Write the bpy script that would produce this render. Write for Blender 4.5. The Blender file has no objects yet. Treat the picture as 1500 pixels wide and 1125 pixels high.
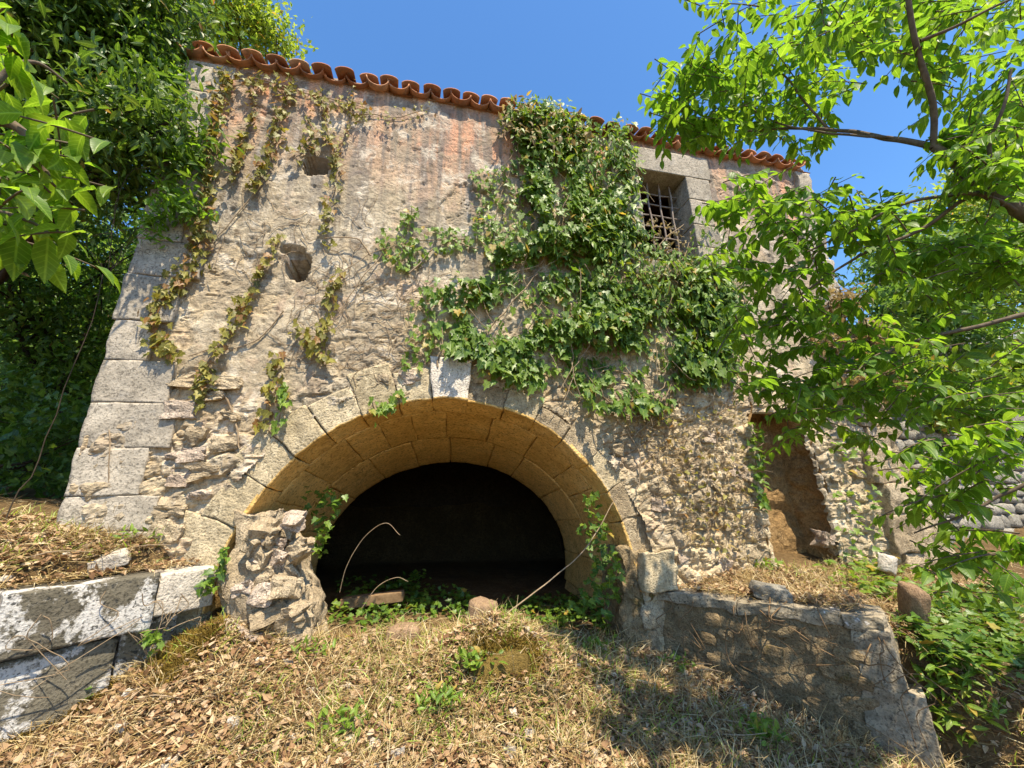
import bpy, math
import numpy as np
from mathutils import Matrix, Vector
rng = np.random.default_rng(11)
sc = bpy.context.scene
COL = sc.collection

# ------------------------------------------------------------------ camera
FPX = 575.0                      # focal length in pixels of a 1500 px wide frame
CAM = np.array([0.0, -3.6, 0.0])
R = np.array([[0.97531906, -0.03781863, 0.21753732],
              [-0.2195114, -0.27237168, 0.93681824],
              [-0.02382182, 0.9614486, 0.27395092]])   # columns: right, up, forward
cam = bpy.data.cameras.new('camera'); camo = bpy.data.objects.new('camera', cam); COL.objects.link(camo)
cam.sensor_width = 36; cam.lens = FPX / 1500 * 36; cam.clip_start = 0.02; cam.clip_end = 2000
M = Matrix.Identity(4)
for i in range(3):
    M[i][0] = R[i, 0]; M[i][1] = R[i, 1]; M[i][2] = -R[i, 2]; M[i][3] = CAM[i]
camo.matrix_world = M
sc.camera = camo

# ------------------------------------------------------------------ world, sun, exposure
SUN_EL = math.radians(64)
SUN_AZ = math.radians(15)        # angle to the right of the facade's outward normal (-Y)
to_sun = Vector((math.cos(SUN_EL) * math.sin(SUN_AZ), -math.cos(SUN_EL) * math.cos(SUN_AZ), math.sin(SUN_EL)))
w = bpy.data.worlds.new('World'); sc.world = w; w.use_nodes = True
nt = w.node_tree
bg = nt.nodes['Background']
sky = nt.nodes.new('ShaderNodeTexSky'); sky.sky_type = 'NISHITA'; sky.sun_disc = False
sky.sun_elevation = SUN_EL
sky.sun_rotation = math.atan2(to_sun.x, to_sun.y)
sky.altitude = 300; sky.air_density = 1.0; sky.dust_density = 0.4; sky.ozone_density = 2.2
hs = nt.nodes.new('ShaderNodeHueSaturation'); hs.inputs['Saturation'].default_value = 1.22; hs.inputs['Value'].default_value = 1.0
nt.links.new(sky.outputs[0], hs.inputs['Color']); nt.links.new(hs.outputs[0], bg.inputs['Color'])
bg.inputs['Strength'].default_value = 0.15
sl = bpy.data.lights.new('sun', 'SUN'); sl.energy = 5.0; sl.angle = math.radians(0.5); sl.color = (1.0, 0.88, 0.69)
so = bpy.data.objects.new('sun', sl); COL.objects.link(so); so.location = (6, -8, 12)
so.rotation_euler = to_sun.to_track_quat('Z', 'Y').to_euler()
sc.view_settings.view_transform = 'Standard'; sc.view_settings.look = 'None'
sc.view_settings.exposure = 0.95; sc.view_settings.gamma = 1.0; sc.view_settings.use_curve_mapping = False
sc.cycles.max_bounces = 6; sc.cycles.diffuse_bounces = 4; sc.cycles.transmission_bounces = 4; sc.cycles.transparent_max_bounces = 4

# ------------------------------------------------------------------ geometry helpers
def at(px, py, Y=0.0):
    """point of the photograph's ray (px,py) on the vertical plane y = Y"""
    d = R @ np.array([px - 750.0, 562.5 - py, FPX]); return CAM + d * ((Y - CAM[1]) / d[1])
def atd(px, py, dist):
    d = R @ np.array([px - 750.0, 562.5 - py, FPX]); return CAM + d * (dist / FPX)
def atz(px, py, z):
    d = R @ np.array([px - 750.0, 562.5 - py, FPX]); return CAM + d * (z / d[2])
def at_many(P, Y):
    P = np.asarray(P, float); D = np.c_[P[:, 0] - 750, 562.5 - P[:, 1], np.full(len(P), FPX)] @ R.T
    Y = np.broadcast_to(Y, len(P)); t = (Y - CAM[1]) / D[:, 1]; return CAM + D * t[:, None]
def project(P):
    v = (np.asarray(P) - CAM) @ R
    f = np.maximum(v[:, 2], 1e-3)
    return 750 + FPX * v[:, 0] / f, 562.5 - FPX * v[:, 1] / f, v[:, 2]

def hash3(i, j, k, s):
    h = (i.astype(np.uint32) * np.uint32(374761393) + j.astype(np.uint32) * np.uint32(668265263)
         + k.astype(np.uint32) * np.uint32(2147483647) + np.uint32((s * 1274126177) & 0xffffffff))
    h = (h ^ (h >> np.uint32(13))) * np.uint32(1274126177)
    h = (h ^ (h >> np.uint32(16))) * np.uint32(2246822519)
    return ((h ^ (h >> np.uint32(15))) & np.uint32(0xffffff)).astype(np.float64) / 0xffffff
def vnoise(P, s=0):
    P = np.asarray(P, float) + 1000.37
    I = np.floor(P).astype(np.int64); f = P - I; f = f * f * (3 - 2 * f)
    o = 0
    for a in (0, 1):
        for b in (0, 1):
            for c in (0, 1):
                wgt = (f[:, 0] if a else 1 - f[:, 0]) * (f[:, 1] if b else 1 - f[:, 1]) * (f[:, 2] if c else 1 - f[:, 2])
                o = o + wgt * hash3(I[:, 0] + a, I[:, 1] + b, I[:, 2] + c, s)
    return o * 2 - 1
def fbm(P, scale, octv=4, s=0, ridged=False):
    P = np.asarray(P, float) * scale; a = 1.0; o = 0; n = 0
    for q in range(octv):
        v = vnoise(P, s + q * 17)
        if ridged: v = 1 - 2 * np.abs(v)
        o = o + a * v; n += a; a *= 0.5; P = P * 2.03
    return o / n
def worley(X, Z, cell, s):
    X = X / cell + 500; Z = Z / cell + 500
    I = np.floor(X).astype(np.int64); J = np.floor(Z).astype(np.int64)
    f1 = np.full(X.shape, 9.0); f2 = f1.copy(); idv = np.zeros(X.shape)
    for a in (-1, 0, 1):
        for b in (-1, 0, 1):
            ii = I + a; jj = J + b; zz = np.zeros_like(ii)
            cx = ii + 0.15 + 0.7 * hash3(ii, jj, zz, s); cz = jj + 0.15 + 0.7 * hash3(ii, jj, zz, s + 1)
            d = np.hypot(X - cx, Z - cz); h = hash3(ii, jj, zz, s + 2)
            nw = d < f1
            f2 = np.where(nw, f1, np.minimum(f2, d)); idv = np.where(nw, h, idv); f1 = np.where(nw, d, f1)
    return f1, f2, idv
def sstep(a, b, x):
    t = np.clip((x - a) / (b - a), 0, 1); return t * t * (3 - 2 * t)

ORG = {}
def org(o): return ORG.get(o.name, np.zeros(3)) if o is not None else np.zeros(3)
def make_mesh(name, V, F, mat=None, smooth=True):
    me = bpy.data.meshes.new(name)
    V = np.asarray(V, np.float32)
    if isinstance(F, np.ndarray):
        n, k = F.shape
        me.vertices.add(len(V)); me.vertices.foreach_set('co', V.ravel())
        me.loops.add(n * k); me.loops.foreach_set('vertex_index', F.astype(np.int32).ravel())
        me.polygons.add(n); me.polygons.foreach_set('loop_start', (np.arange(n) * k).astype(np.int32))
        me.update(calc_edges=True)
    else:
        me.from_pydata([tuple(v) for v in V], [], [tuple(f) for f in F]); me.update()
    me.polygons.foreach_set('use_smooth', np.full(len(me.polygons), smooth))
    if mat is not None: me.materials.append(mat)
    return me
def obj(name, V, F, mat, parent=None, smooth=True):
    """one mesh object; V in world coordinates"""
    og = org(parent)
    me = make_mesh(name, np.asarray(V) - og, F, mat, smooth)
    o = bpy.data.objects.new(name, me); COL.objects.link(o)
    if parent is not None: o.parent = parent
    ORG[o.name] = og
    return o
def link(name, me, parent, mat4):
    """instance of shared mesh data as its own object; mat4 in world space (parents are only moved)"""
    o = bpy.data.objects.new(name, me); COL.objects.link(o)
    og = org(parent); m = Matrix(mat4); m.translation = m.translation - Vector(og)
    if parent is not None: o.parent = parent
    o.matrix_local = m
    return o
def thing(name, label, cat, loc, group=None):
    o = bpy.data.objects.new(name, None); COL.objects.link(o); o.location = tuple(loc); o.empty_display_size = 0.2
    ORG[o.name] = np.array(loc, float)
    tag(o, label, cat, group); return o
def tag(o, label=None, cat=None, group=None, kind=None):
    if label: o['label'] = label
    if cat: o['category'] = cat
    if group: o['group'] = group
    if kind: o['kind'] = kind
    return o

def cube_sphere(n):
    """unit cube surface, n x n quads per face, shared vertices"""
    idx = {}; V = []; F = []
    def vid(p):
        k = tuple(int(round((c + 1) * n * 4)) for c in p)
        if k not in idx: idx[k] = len(V); V.append(p)
        return idx[k]
    g = [-1 + 2 * i / n for i in range(n + 1)]
    for ax in range(3):
        for sg in (-1, 1):
            for i in range(n):
                for j in range(n):
                    q = []
                    for a, b in ((i, j), (i + 1, j), (i + 1, j + 1), (i, j + 1)):
                        p = [0, 0, 0]; p[ax] = sg; p[(ax + 1) % 3] = g[a]; p[(ax + 2) % 3] = g[b]; q.append(vid(tuple(p)))
                    if sg < 0: q.reverse()
                    F.append(q)
    return np.array(V, float), np.array(F)
CS = {n: cube_sphere(n) for n in (3, 4, 6, 8, 12, 20, 36)}
def rounded(n, rnd):
    V, F = CS[n]
    S = V / np.linalg.norm(V, axis=1)[:, None]
    # push the outer rows towards the edge so the flat faces stay flat
    W = np.sign(V) * (1 - (1 - np.abs(V)) ** 1.35)
    P = W * (1 - rnd) + S * rnd * 1.05
    return P, F
def stone_geo(fn, n=6, rnd=0.1, amp=0.012, fr=7.0, seed=0, flip=False):
    """rounded cube mapped through fn(u,v,w in -1..1) -> xyz, roughened"""
    P, F = rounded(n, rnd)
    V = fn(P[:, 0], P[:, 1], P[:, 2])
    C = V.mean(0); D = V - C; D /= np.linalg.norm(D, axis=1)[:, None] + 1e-9
    V = V + D * (fbm(V, fr, 3, seed) * amp)[:, None]
    if flip: F = F[:, ::-1]
    return V, F
def box_fn(c, ax, ay, az):
    c = np.array(c, float); ax = np.array(ax, float); ay = np.array(ay, float); az = np.array(az, float)
    return lambda u, v, w: c + u[:, None] * ax + v[:, None] * ay + w[:, None] * az
def rock_geo(c, size, seed, n=4, rnd=0.6, amp=0.22, rot=None):
    P, F = rounded(n, rnd)
    P = P * (1 + amp * fbm(P + seed * 3.1, 1.1, 3, seed))[:, None]
    V = P * np.array(size)
    if rot is not None:
        V = V @ np.array(Matrix.Rotation(rot[2], 3, 'Z') @ Matrix.Rotation(rot[1], 3, 'Y') @ Matrix.Rotation(rot[0], 3, 'X')).T
    return V + np.array(c), F

def smooth_path(P, k=6):
    P = np.asarray(P, float)
    if len(P) < 3: 
        t = np.linspace(0, 1, k + 1)[:, None]; return P[0] * (1 - t) + P[-1] * t
    Q = np.vstack([2 * P[0] - P[1], P, 2 * P[-1] - P[-2]]); out = []
    for i in range(1, len(Q) - 2):
        for t in np.linspace(0, 1, k, endpoint=False):
            a, b, c, d = Q[i - 1], Q[i], Q[i + 1], Q[i + 2]
            out.append(0.5 * ((2 * b) + (-a + c) * t + (2 * a - 5 * b + 4 * c - d) * t * t + (-a + 3 * b - 3 * c + d) * t ** 3))
    out.append(P[-1]); return np.array(out)
def tube_geo(P, r0, r1, sides=6, wob=0.0, seed=0):
    P = np.asarray(P, float); n = len(P)
    if wob: P = P + np.stack([fbm(P, 6, 2, seed + q) for q in range(3)], 1) * wob
    T = np.gradient(P, axis=0); T /= np.linalg.norm(T, axis=1)[:, None] + 1e-9
    ref = np.array([0.31, 0.22, 0.92]); A = np.cross(T, ref); A /= np.linalg.norm(A, axis=1)[:, None] + 1e-9
    B = np.cross(T, A); r = np.linspace(r0, r1, n)
    ang = np.linspace(0, 2 * np.pi, sides, endpoint=False)
    V = (P[:, None] + r[:, None, None] * (np.cos(ang)[None, :, None] * A[:, None] + np.sin(ang)[None, :, None] * B[:, None])).reshape(-1, 3)
    i = np.arange(n - 1)[:, None] * sides; j = np.arange(sides)[None, :]
    F = np.stack([i + j, i + (j + 1) % sides, i + sides + (j + 1) % sides, i + sides + j], -1).reshape(-1, 4)
    return V, F
def merge(L):
    VV = []; FF = []; o = 0
    for V, F in L:
        VV.append(V); FF.append(F + o); o += len(V)
    return np.vstack(VV), np.vstack(FF)

# ------------------------------------------------------------------ materials
MATS = {}
class NB:
    def __init__(s, name):
        s.m = bpy.data.materials.new(name); s.m.use_nodes = True; s.t = s.m.node_tree; s.t.nodes.clear()
        s.out = s.n('ShaderNodeOutputMaterial'); MATS[name] = s.m
    def n(s, typ, **kw):
        nd = s.t.nodes.new(typ)
        for k, v in kw.items(): setattr(nd, k, v)
        return nd
    def l(s, a, b): s.t.links.new(a, b)
    def pos(s, scale=(1, 1, 1), loc=(0, 0, 0), obj=False):
        if obj:
            src = s.n('ShaderNodeTexCoord').outputs['Object']
        else: src = s.n('ShaderNodeNewGeometry').outputs['Position']
        mp = s.n('ShaderNodeMapping'); mp.inputs['Scale'].default_value = scale; mp.inputs['Location'].default_value = loc
        s.l(src, mp.inputs['Vector']); return mp.outputs[0]
    def noise(s, vec, scale=5, detail=5, rough=0.6, dist=0.0):
        nd = s.n('ShaderNodeTexNoise'); nd.inputs['Scale'].default_value = scale; nd.inputs['Detail'].default_value = detail
        nd.inputs['Roughness'].default_value = rough; nd.inputs['Distortion'].default_value = dist
        s.l(vec, nd.inputs['Vector']); return nd.outputs['Fac']
    def vor(s, vec, scale=5, feat='F1', out='Distance'):
        nd = s.n('ShaderNodeTexVoronoi', feature=feat); nd.inputs['Scale'].default_value = scale
        s.l(vec, nd.inputs['Vector']); return nd.outputs[out]
    def ramp(s, fac, stops, interp='LINEAR'):
        nd = s.n('ShaderNodeValToRGB'); cr = nd.color_ramp; cr.interpolation = interp
        while len(cr.elements) > 1: cr.elements.remove(cr.elements[-1])
        for i, (p, c) in enumerate(stops):
            e = cr.elements[0] if i == 0 else cr.elements.new(p)
            e.position = p
            e.color = (c, c, c, 1) if not isinstance(c, (tuple, list)) else (*c, 1)
        s.l(fac, nd.inputs['Fac']); return nd.outputs['Color']
    def mix(s, fac, a, b, mode='MIX'):
        nd = s.n('ShaderNodeMix', data_type='RGBA', blend_type=mode)
        for sock, v in ((nd.inputs['Factor'], fac), (nd.inputs['A'], a), (nd.inputs['B'], b)):
            pass
        fs = [i for i in nd.inputs if i.name == 'Factor' and i.type == 'VALUE'][0]
        As = [i for i in nd.inputs if i.name == 'A' and i.type == 'RGBA'][0]; Bs = [i for i in nd.inputs if i.name == 'B' and i.type == 'RGBA'][0]
        for sock, v in ((fs, fac), (As, a), (Bs, b)):
            if isinstance(v, (int, float)): sock.default_value = v
            elif isinstance(v, (tuple, list)): sock.default_value = (*v, 1)
            else: s.l(v, sock)
        return [o for o in nd.outputs if o.type == 'RGBA'][0]
    def math(s, op, a, b=0.0, clamp=False):
        nd = s.n('ShaderNodeMath', operation=op); nd.use_clamp = clamp
        for sock, v in ((nd.inputs[0], a), (nd.inputs[1], b)):
            if isinstance(v, (int, float)): sock.default_value = v
            else: s.l(v, sock)
        return nd.outputs[0]
    def bump(s, h, strength=0.5, dist=0.01, prev=None):
        nd = s.n('ShaderNodeBump'); nd.inputs['Strength'].default_value = strength; nd.inputs['Distance'].default_value = dist
        s.l(h, nd.inputs['Height'])
        if prev is not None: s.l(prev, nd.inputs['Normal'])
        return nd.outputs[0]
    def done(s, col, rough=0.9, normal=None, spec=0.2, trans=None, tfac=0.4):
        p = s.n('ShaderNodeBsdfPrincipled'); p.inputs['Specular IOR Level'].default_value = spec
        if isinstance(col, (tuple, list)): p.inputs['Base Color'].default_value = (*col, 1)
        else: s.l(col, p.inputs['Base Color'])
        if isinstance(rough, (int, float)): p.inputs['Roughness'].default_value = rough
        else: s.l(rough, p.inputs['Roughness'])
        if normal is not None: s.l(normal, p.inputs['Normal'])
        sh = p.outputs[0]
        if trans is not None:
            tr = s.n('ShaderNodeBsdfTranslucent'); s.l(trans, tr.inputs['Color'])
            ms = s.n('ShaderNodeMixShader'); ms.inputs[0].default_value = tfac
            s.l(sh, ms.inputs[1]); s.l(tr.outputs[0], ms.inputs[2]); sh = ms.outputs[0]
        s.l(sh, s.out.inputs['Surface']); return s.m
    def rnd(s):
        """0..1 per mesh island and per object"""
        a = s.n('ShaderNodeNewGeometry').outputs['Random Per Island']; b = s.n('ShaderNodeObjectInfo').outputs['Random']
        return s.math('FRACT', s.math('ADD', a, b))

def stone_mat(name, cols, lichen=None, dark=0.35, scale=3.0, bump=0.6, white=None, moss=None, spot=0.6):
    b = NB(name); v = b.pos(); o = b.n('ShaderNodeObjectInfo').outputs['Random']
    off = b.n('ShaderNodeVectorMath', operation='ADD'); cx = b.n('ShaderNodeCombineXYZ'); b.l(b.math('MULTIPLY', o, 37.0), cx.inputs[0])
    b.l(v, off.inputs[0]); b.l(cx.outputs[0], off.inputs[1]); v2 = off.outputs[0]
    n1 = b.noise(v2, scale, 8, 0.65, 0.4); n2 = b.noise(v2, scale * 7, 6, 0.7); n3 = b.noise(v2, scale * 26, 3, 0.6)
    c = b.ramp(n1, [(0.3, cols[0]), (0.52, cols[1]), (0.72, cols[2])])
    c = b.mix(b.ramp(n2, [(0.44, 0.0), (0.58, spot)]), c, tuple(x * dark for x in cols[0]))
    c = b.mix(0.28, c, b.ramp(o, [(0, tuple(x * 0.72 for x in cols[1])), (1, tuple(min(1, x * 1.2) for x in cols[2]))]))
    if lichen:
        c = b.mix(b.ramp(b.noise(v2, scale * 2.1, 6, 0.7, 0.8), [(0.56, 0.0), (0.66, 0.75)]), c, lichen)
    if white:
        m1 = b.ramp(b.noise(v2, white[1], 9, 0.72, 0.1), [(white[2], 0.0), (white[2] + 0.035, 1.0)])
        c = b.mix(m1, c, white[0])
        c = b.mix(b.ramp(b.noise(v2, 34, 2, 0.5), [(0.64, 0.0), (0.68, 0.85)]), c, (0.05, 0.05, 0.045))
    if moss:
        c = b.mix(b.ramp(b.noise(v2, 2.6, 6, 0.7), [(moss[1], 0.0), (moss[1] + 0.1, 0.9)]), c, moss[0])
    c = b.mix(b.ramp(n3, [(0.52, 0.0), (0.66, 0.7)]), c, tuple(x * dark * .8 for x in cols[0]))
    wv = b.n('ShaderNodeVectorMath', operation='ADD'); nv = b.n('ShaderNodeTexNoise'); nv.inputs['Scale'].default_value = 5; b.l(v2, nv.inputs['Vector']); b.l(v2, wv.inputs[0]); b.l(nv.outputs['Color'], wv.inputs[1])
    crk = b.ramp(b.vor(wv.outputs[0], 2.3, 'DISTANCE_TO_EDGE'), [(0.0, 0.0), (0.022, 1.0)])
    c = b.mix(b.math('MULTIPLY', b.math('SUBTRACT', 1.0, crk), b.ramp(n1, [(.45, 0.0), (.6, .8)])), c, tuple(x * .25 for x in cols[0]))
    pit = b.ramp(b.vor(v2, scale * 9), [(0.0, 0.0), (0.35, 1.0)])
    h = b.mix(0.5, n2, n3); nb = b.bump(h, bump, 0.03); nb = b.bump(pit, bump * 0.5, 0.012, nb)
    return b.done(c, 0.92, nb, 0.12)

# facade plaster: pink limewash remains under the eave, grey run-off streaks, eroded tan mortar below
b = NB('plaster'); v = b.pos(); vs = b.pos(scale=(7.5, 1, 0.55)); sep = b.n('ShaderNodeSeparateXYZ'); b.l(b.pos(), sep.inputs[0]); z = sep.outputs[2]; x = sep.outputs[0]
n1 = b.noise(v, 1.6, 8, 0.66, 0.6); n2 = b.noise(v, 9, 8, 0.7, 0.8); n3 = b.noise(v, 34, 4, 0.65)
c = b.ramp(n1, [(0.34, (0.27, 0.215, 0.14)), (0.5, (0.48, 0.395, 0.27)), (0.64, (0.68, 0.59, 0.43))])
tan = b.ramp(n2, [(0.35, (0.36, 0.265, 0.15)), (0.5, (0.54, 0.425, 0.26)), (0.65, (0.66, 0.56, 0.38))])
c = b.mix(b.ramp(b.math('ADD', b.math('MULTIPLY', z, .35), b.math('ADD', n1, b.math('MULTIPLY', x, -.06))), [(0.35, 0.9), (1.0, 0.0)]) , c, tan)
la = b.n('ShaderNodeAttribute'); la.attribute_name = 'loss'; lf = la.outputs['Fac']
c = b.mix(b.math('MULTIPLY', lf, .8), c, b.ramp(n2, [(.35, (.29, .215, .125)), (.5, (.47, .365, .225)), (.65, (.62, .51, .34))]))
st = b.noise(vs, 1.0, 5, 0.55, 0.2)
pinkm = b.math('MULTIPLY', b.ramp(b.math('MULTIPLY', b.math('ADD', z, b.math('MULTIPLY', st, 1.5)), 0.2), [(0.74, 0.0), (0.9, 1.0)]), b.ramp(b.noise(b.pos(loc=(3, 1, 0)), 0.75, 4, 0.6, 0.3), [(0.36, 0.3), (0.52, 1.0)]))
c = b.mix(b.math('MULTIPLY', pinkm, 1.0), c, b.ramp(n2, [(0.3, (0.52, 0.24, 0.135)), (0.7, (0.72, 0.42, 0.27))]))
grey = b.math('MULTIPLY', b.ramp(st, [(0.45, 0.0), (0.55, 0.95)]), b.ramp(b.math('MULTIPLY', z, 0.2), [(0.3, 0.0), (0.6, 1.0), (0.86, 1.0), (0.93, 0.1)]))
c = b.mix(b.math('MULTIPLY', grey, 0.9), c, (0.20, 0.18, 0.155))
c = b.mix(b.ramp(b.noise(b.pos(scale=(3.2, 1, .5), loc=(4, 0, 2)), 1.1, 7, .68, .3), [(.5, 0.0), (.62, .75)]), c, (0.21, 0.175, 0.13))
wht = b.math('MULTIPLY', b.ramp(b.noise(b.pos(scale=(5, 1, 0.6), loc=(9, 0, 0)), 1.3, 6, 0.65), [(0.56, 0.0), (0.68, 0.55)]), b.ramp(b.math('MULTIPLY', z, 0.2), [(0.25, 0.25), (0.6, 1.0)]))
c = b.mix(wht, c, (0.66, 0.60, 0.52))
c = b.mix(b.ramp(n2, [(0.53, 0.0), (0.64, 0.7)]), c, (0.15, 0.11, 0.07))
c = b.mix(b.ramp(n3, [(0.55, 0.0), (0.68, 0.55)]), c, (0.11, 0.085, 0.055))
c = b.mix(b.ramp(b.noise(v, 5.3, 7, 0.75, 1.4), [(0.6, 0.0), (0.66, 0.5)]), c, (0.62, 0.53, 0.40))
swl = b.noise(v, 9, 3, 0.55, 2.6)
c = b.mix(b.ramp(b.noise(b.pos(loc=(5, 2, 1)), 2.3, 8, .72, .5), [(.48, 0.0), (.6, .7)]), c, (0.30, 0.25, 0.18))
c = b.mix(b.ramp(b.noise(b.pos(loc=(1, 7, 4)), 3.1, 8, .72, .5), [(.54, 0.0), (.62, .75)]), c, (0.64, 0.56, 0.44))
c = b.mix(b.ramp(b.noise(b.pos(loc=(8, 3, 2)), 1.9, 6, .7, .3), [(.55, 0.0), (.66, .5)]), c, (0.52, 0.36, 0.25))
c = b.mix(b.math('MULTIPLY', b.ramp(swl, [(0.45, 0.0), (0.475, 0.6), (0.50, 0.0)]), b.ramp(n1, [(.38, 0.2), (.6, .95)])), c, (0.12, 0.095, 0.07))
hh = b.mix(0.5, n2, n3); nb = b.bump(hh, 0.75, 0.028)
nb = b.bump(swl, 0.4, 0.03, nb)
b.done(c, 0.95, nb, 0.08)

stone_mat('ashlar', [(0.27, 0.235, 0.18), (0.42, 0.365, 0.285), (0.54, 0.48, 0.385)], lichen=(0.30, 0.275, 0.235), scale=2.2, bump=0.45, dark=0.45, spot=0.5)
stone_mat('arch_stone', [(0.38, 0.295, 0.165), (0.54, 0.44, 0.275), (0.66, 0.565, 0.39)], scale=2.6, bump=0.7, dark=0.38, spot=0.6)
stone_mat('soffit', [(0.60, 0.34, 0.09), (0.78, 0.49, 0.16), (0.84, 0.60, 0.27)], scale=1.7, bump=0.7, dark=0.4, lichen=(0.5, 0.33, 0.11), spot=0.35)  # ochre stone, with warm light bounced off the dry grass put into its colour
stone_mat('rubble', [(0.30, 0.225, 0.135), (0.46, 0.36, 0.23), (0.58, 0.48, 0.33)], scale=3.2, bump=0.9, dark=0.35)
stone_mat('pink_rubble', [(0.34, 0.25, 0.18), (0.52, 0.41, 0.31), (0.64, 0.55, 0.44)], scale=3.2, bump=0.9, dark=0.35)
stone_mat('lichen_stone', [(0.11, 0.10, 0.07), (0.17, 0.15, 0.11), (0.23, 0.205, 0.15)], scale=2.5, bump=0.5, spot=.35, white=((0.58, 0.555, 0.51), 3.2, 0.51), moss=((0.14, 0.095, 0.02), 0.66))
stone_mat('white_stone', [(0.42, 0.36, 0.28), (0.62, 0.55, 0.45), (0.72, 0.66, 0.56)], scale=2.5, bump=0.7, dark=0.5, spot=0.4)
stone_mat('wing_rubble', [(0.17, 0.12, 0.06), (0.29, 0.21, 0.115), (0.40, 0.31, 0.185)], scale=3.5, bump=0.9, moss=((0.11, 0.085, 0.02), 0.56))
stone_mat('wing_block', [(0.25, 0.205, 0.135), (0.38, 0.32, 0.225), (0.50, 0.43, 0.32)], scale=2.5, bump=0.5, white=((0.60, 0.57, 0.53), 3.0, 0.6))
stone_mat('dry_stone', [(0.20, 0.18, 0.145), (0.35, 0.32, 0.26), (0.50, 0.465, 0.39)], scale=4, bump=0.8, moss=((0.12, 0.11, 0.05), 0.66))
stone_mat('mossy', [(0.16, 0.11, 0.03), (0.25, 0.165, 0.045), (0.33, 0.23, 0.07)], scale=6, bump=1.2, dark=0.4)
stone_mat('brown_stone', [(0.24, 0.155, 0.09), (0.36, 0.24, 0.145), (0.45, 0.32, 0.2)], scale=5, bump=0.7, dark=0.5)
stone_mat('unlit_stone', [(0.04, 0.028, 0.018), (0.065, 0.047, 0.03), (0.095, 0.07, 0.045)], scale=2.0, bump=0.5)  # near-black stone: the darkness of the unlit room is put into its colour
stone_mat('niche_earth', [(0.28, 0.165, 0.065), (0.42, 0.265, 0.115), (0.54, 0.37, 0.19)], scale=4, bump=1.0)

b = NB('terracotta'); v = b.pos(); o = b.n('ShaderNodeObjectInfo').outputs['Random']
c = b.ramp(o, [(0, (0.32, 0.125, 0.06)), (0.4, (0.46, 0.195, 0.09)), (0.8, (0.55, 0.26, 0.13)), (1, (0.56, 0.36, 0.23))])
c = b.mix(b.ramp(b.noise(v, 8, 7, 0.7), [(0.47, 0.0), (0.63, 0.8)]), c, (0.20, 0.12, 0.08))
c = b.mix(b.ramp(b.noise(v, 17, 6, 0.7), [(0.6, 0.0), (0.7, 0.6)]), c, (0.50, 0.42, 0.34))
b.done(c, 0.88, b.bump(b.noise(v, 40, 4, 0.6), 0.4, 0.006), 0.15)

b = NB('rusty_iron'); v = b.pos()
b.done(b.ramp(b.noise(v, 25, 5, 0.6), [(0.35, (0.16, 0.12, 0.095)), (0.65, (0.34, 0.28, 0.24))]), 0.8, b.bump(b.noise(v, 60, 3), 0.4, 0.003), 0.25)

b = NB('soil'); v = b.pos()
n1 = b.noise(v, 2.2, 8, 0.7); n2 = b.noise(v, 26, 5, 0.7, 0.6)
c = b.ramp(n1, [(0.3, (0.09, 0.058, 0.026)), (0.5, (0.16, 0.105, 0.05)), (0.7, (0.23, 0.155, 0.075))])
c = b.mix(b.ramp(n2, [(0.4, 0.0), (0.6, 0.8)]), c, (0.09, 0.06, 0.03))
b.done(c, 0.97, b.bump(n2, 1.0, 0.03), 0.05)

def litter_mat(name, stops, tf=0.15, rough=0.75):
    b = NB(name); r = b.rnd(); c = b.ramp(r, stops)
    c = b.mix(b.ramp(b.noise(b.pos(), 1.3, 4, 0.6), [(0.35, 0.0), (0.65, 0.45)]), c, stops[0][1])
    b.done(c, rough, None, 0.2, c, tf)
litter_mat('straw', [(0, (0.19, 0.12, 0.045)), (0.3, (0.42, 0.30, 0.125)), (0.7, (0.60, 0.475, 0.235)), (1, (0.76, 0.66, 0.42))], 0.2)
litter_mat('dead_leaf', [(0, (0.15, 0.075, 0.035)), (0.35, (0.34, 0.205, 0.105)), (0.7, (0.52, 0.36, 0.20)), (1, (0.70, 0.54, 0.36))], 0.2)
litter_mat('moss_fibre', [(0, (0.15, 0.10, 0.018)), (0.6, (0.25, 0.165, 0.03)), (1, (0.34, 0.24, 0.05))], 0.15)

def leaf_mat(name, stops, tmul, tf=0.42, rough=0.42, spec=0.45, dry=None):
    b = NB(name); r = b.rnd(); c = b.ramp(r, stops)
    v = b.pos()
    c = b.mix(b.ramp(b.noise(v, 1.7, 3, 0.6), [(0.38, 0.0), (0.62, 0.5)]), c, stops[-2][1])
    if dry: c = b.mix(b.ramp(b.math('FRACT', b.math('MULTIPLY', r, 7.31)), [(dry[1], 0.0), (dry[1] + 0.02, 1.0)]), c, dry[0])
    uv = b.n('ShaderNodeUVMap'); sx = b.n('ShaderNodeSeparateXYZ'); b.l(uv.outputs[0], sx.inputs[0]); ax = b.math('ABSOLUTE', sx.outputs[0])
    rib = b.ramp(ax, [(0.0, 1.0), (0.012, 0.8), (0.028, 0.0)])
    side = b.ramp(b.math('SINE', b.math('MULTIPLY', b.math('SUBTRACT', sx.outputs[1], b.math('MULTIPLY', ax, 0.9)), 52.0)), [(0.80, 0.0), (0.97, 0.55)])
    vein = b.math('MAXIMUM', rib, side)
    c = b.mix(b.math('MULTIPLY', vein, .5), c, tuple(min(1, x * 1.9 + .03) for x in stops[-1][1]))
    c = b.mix(b.ramp(b.noise(v, 38, 4, .6), [(.45, 0.0), (.7, .45)]), c, tuple(x * .55 for x in stops[0][1]))
    t = b.mix(1.0, c, tmul, 'MULTIPLY')
    nb = b.bump(b.math('SUBTRACT', 1.0, vein), .35, .004)
    b.done(c, rough, nb, spec, t, tf)
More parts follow.
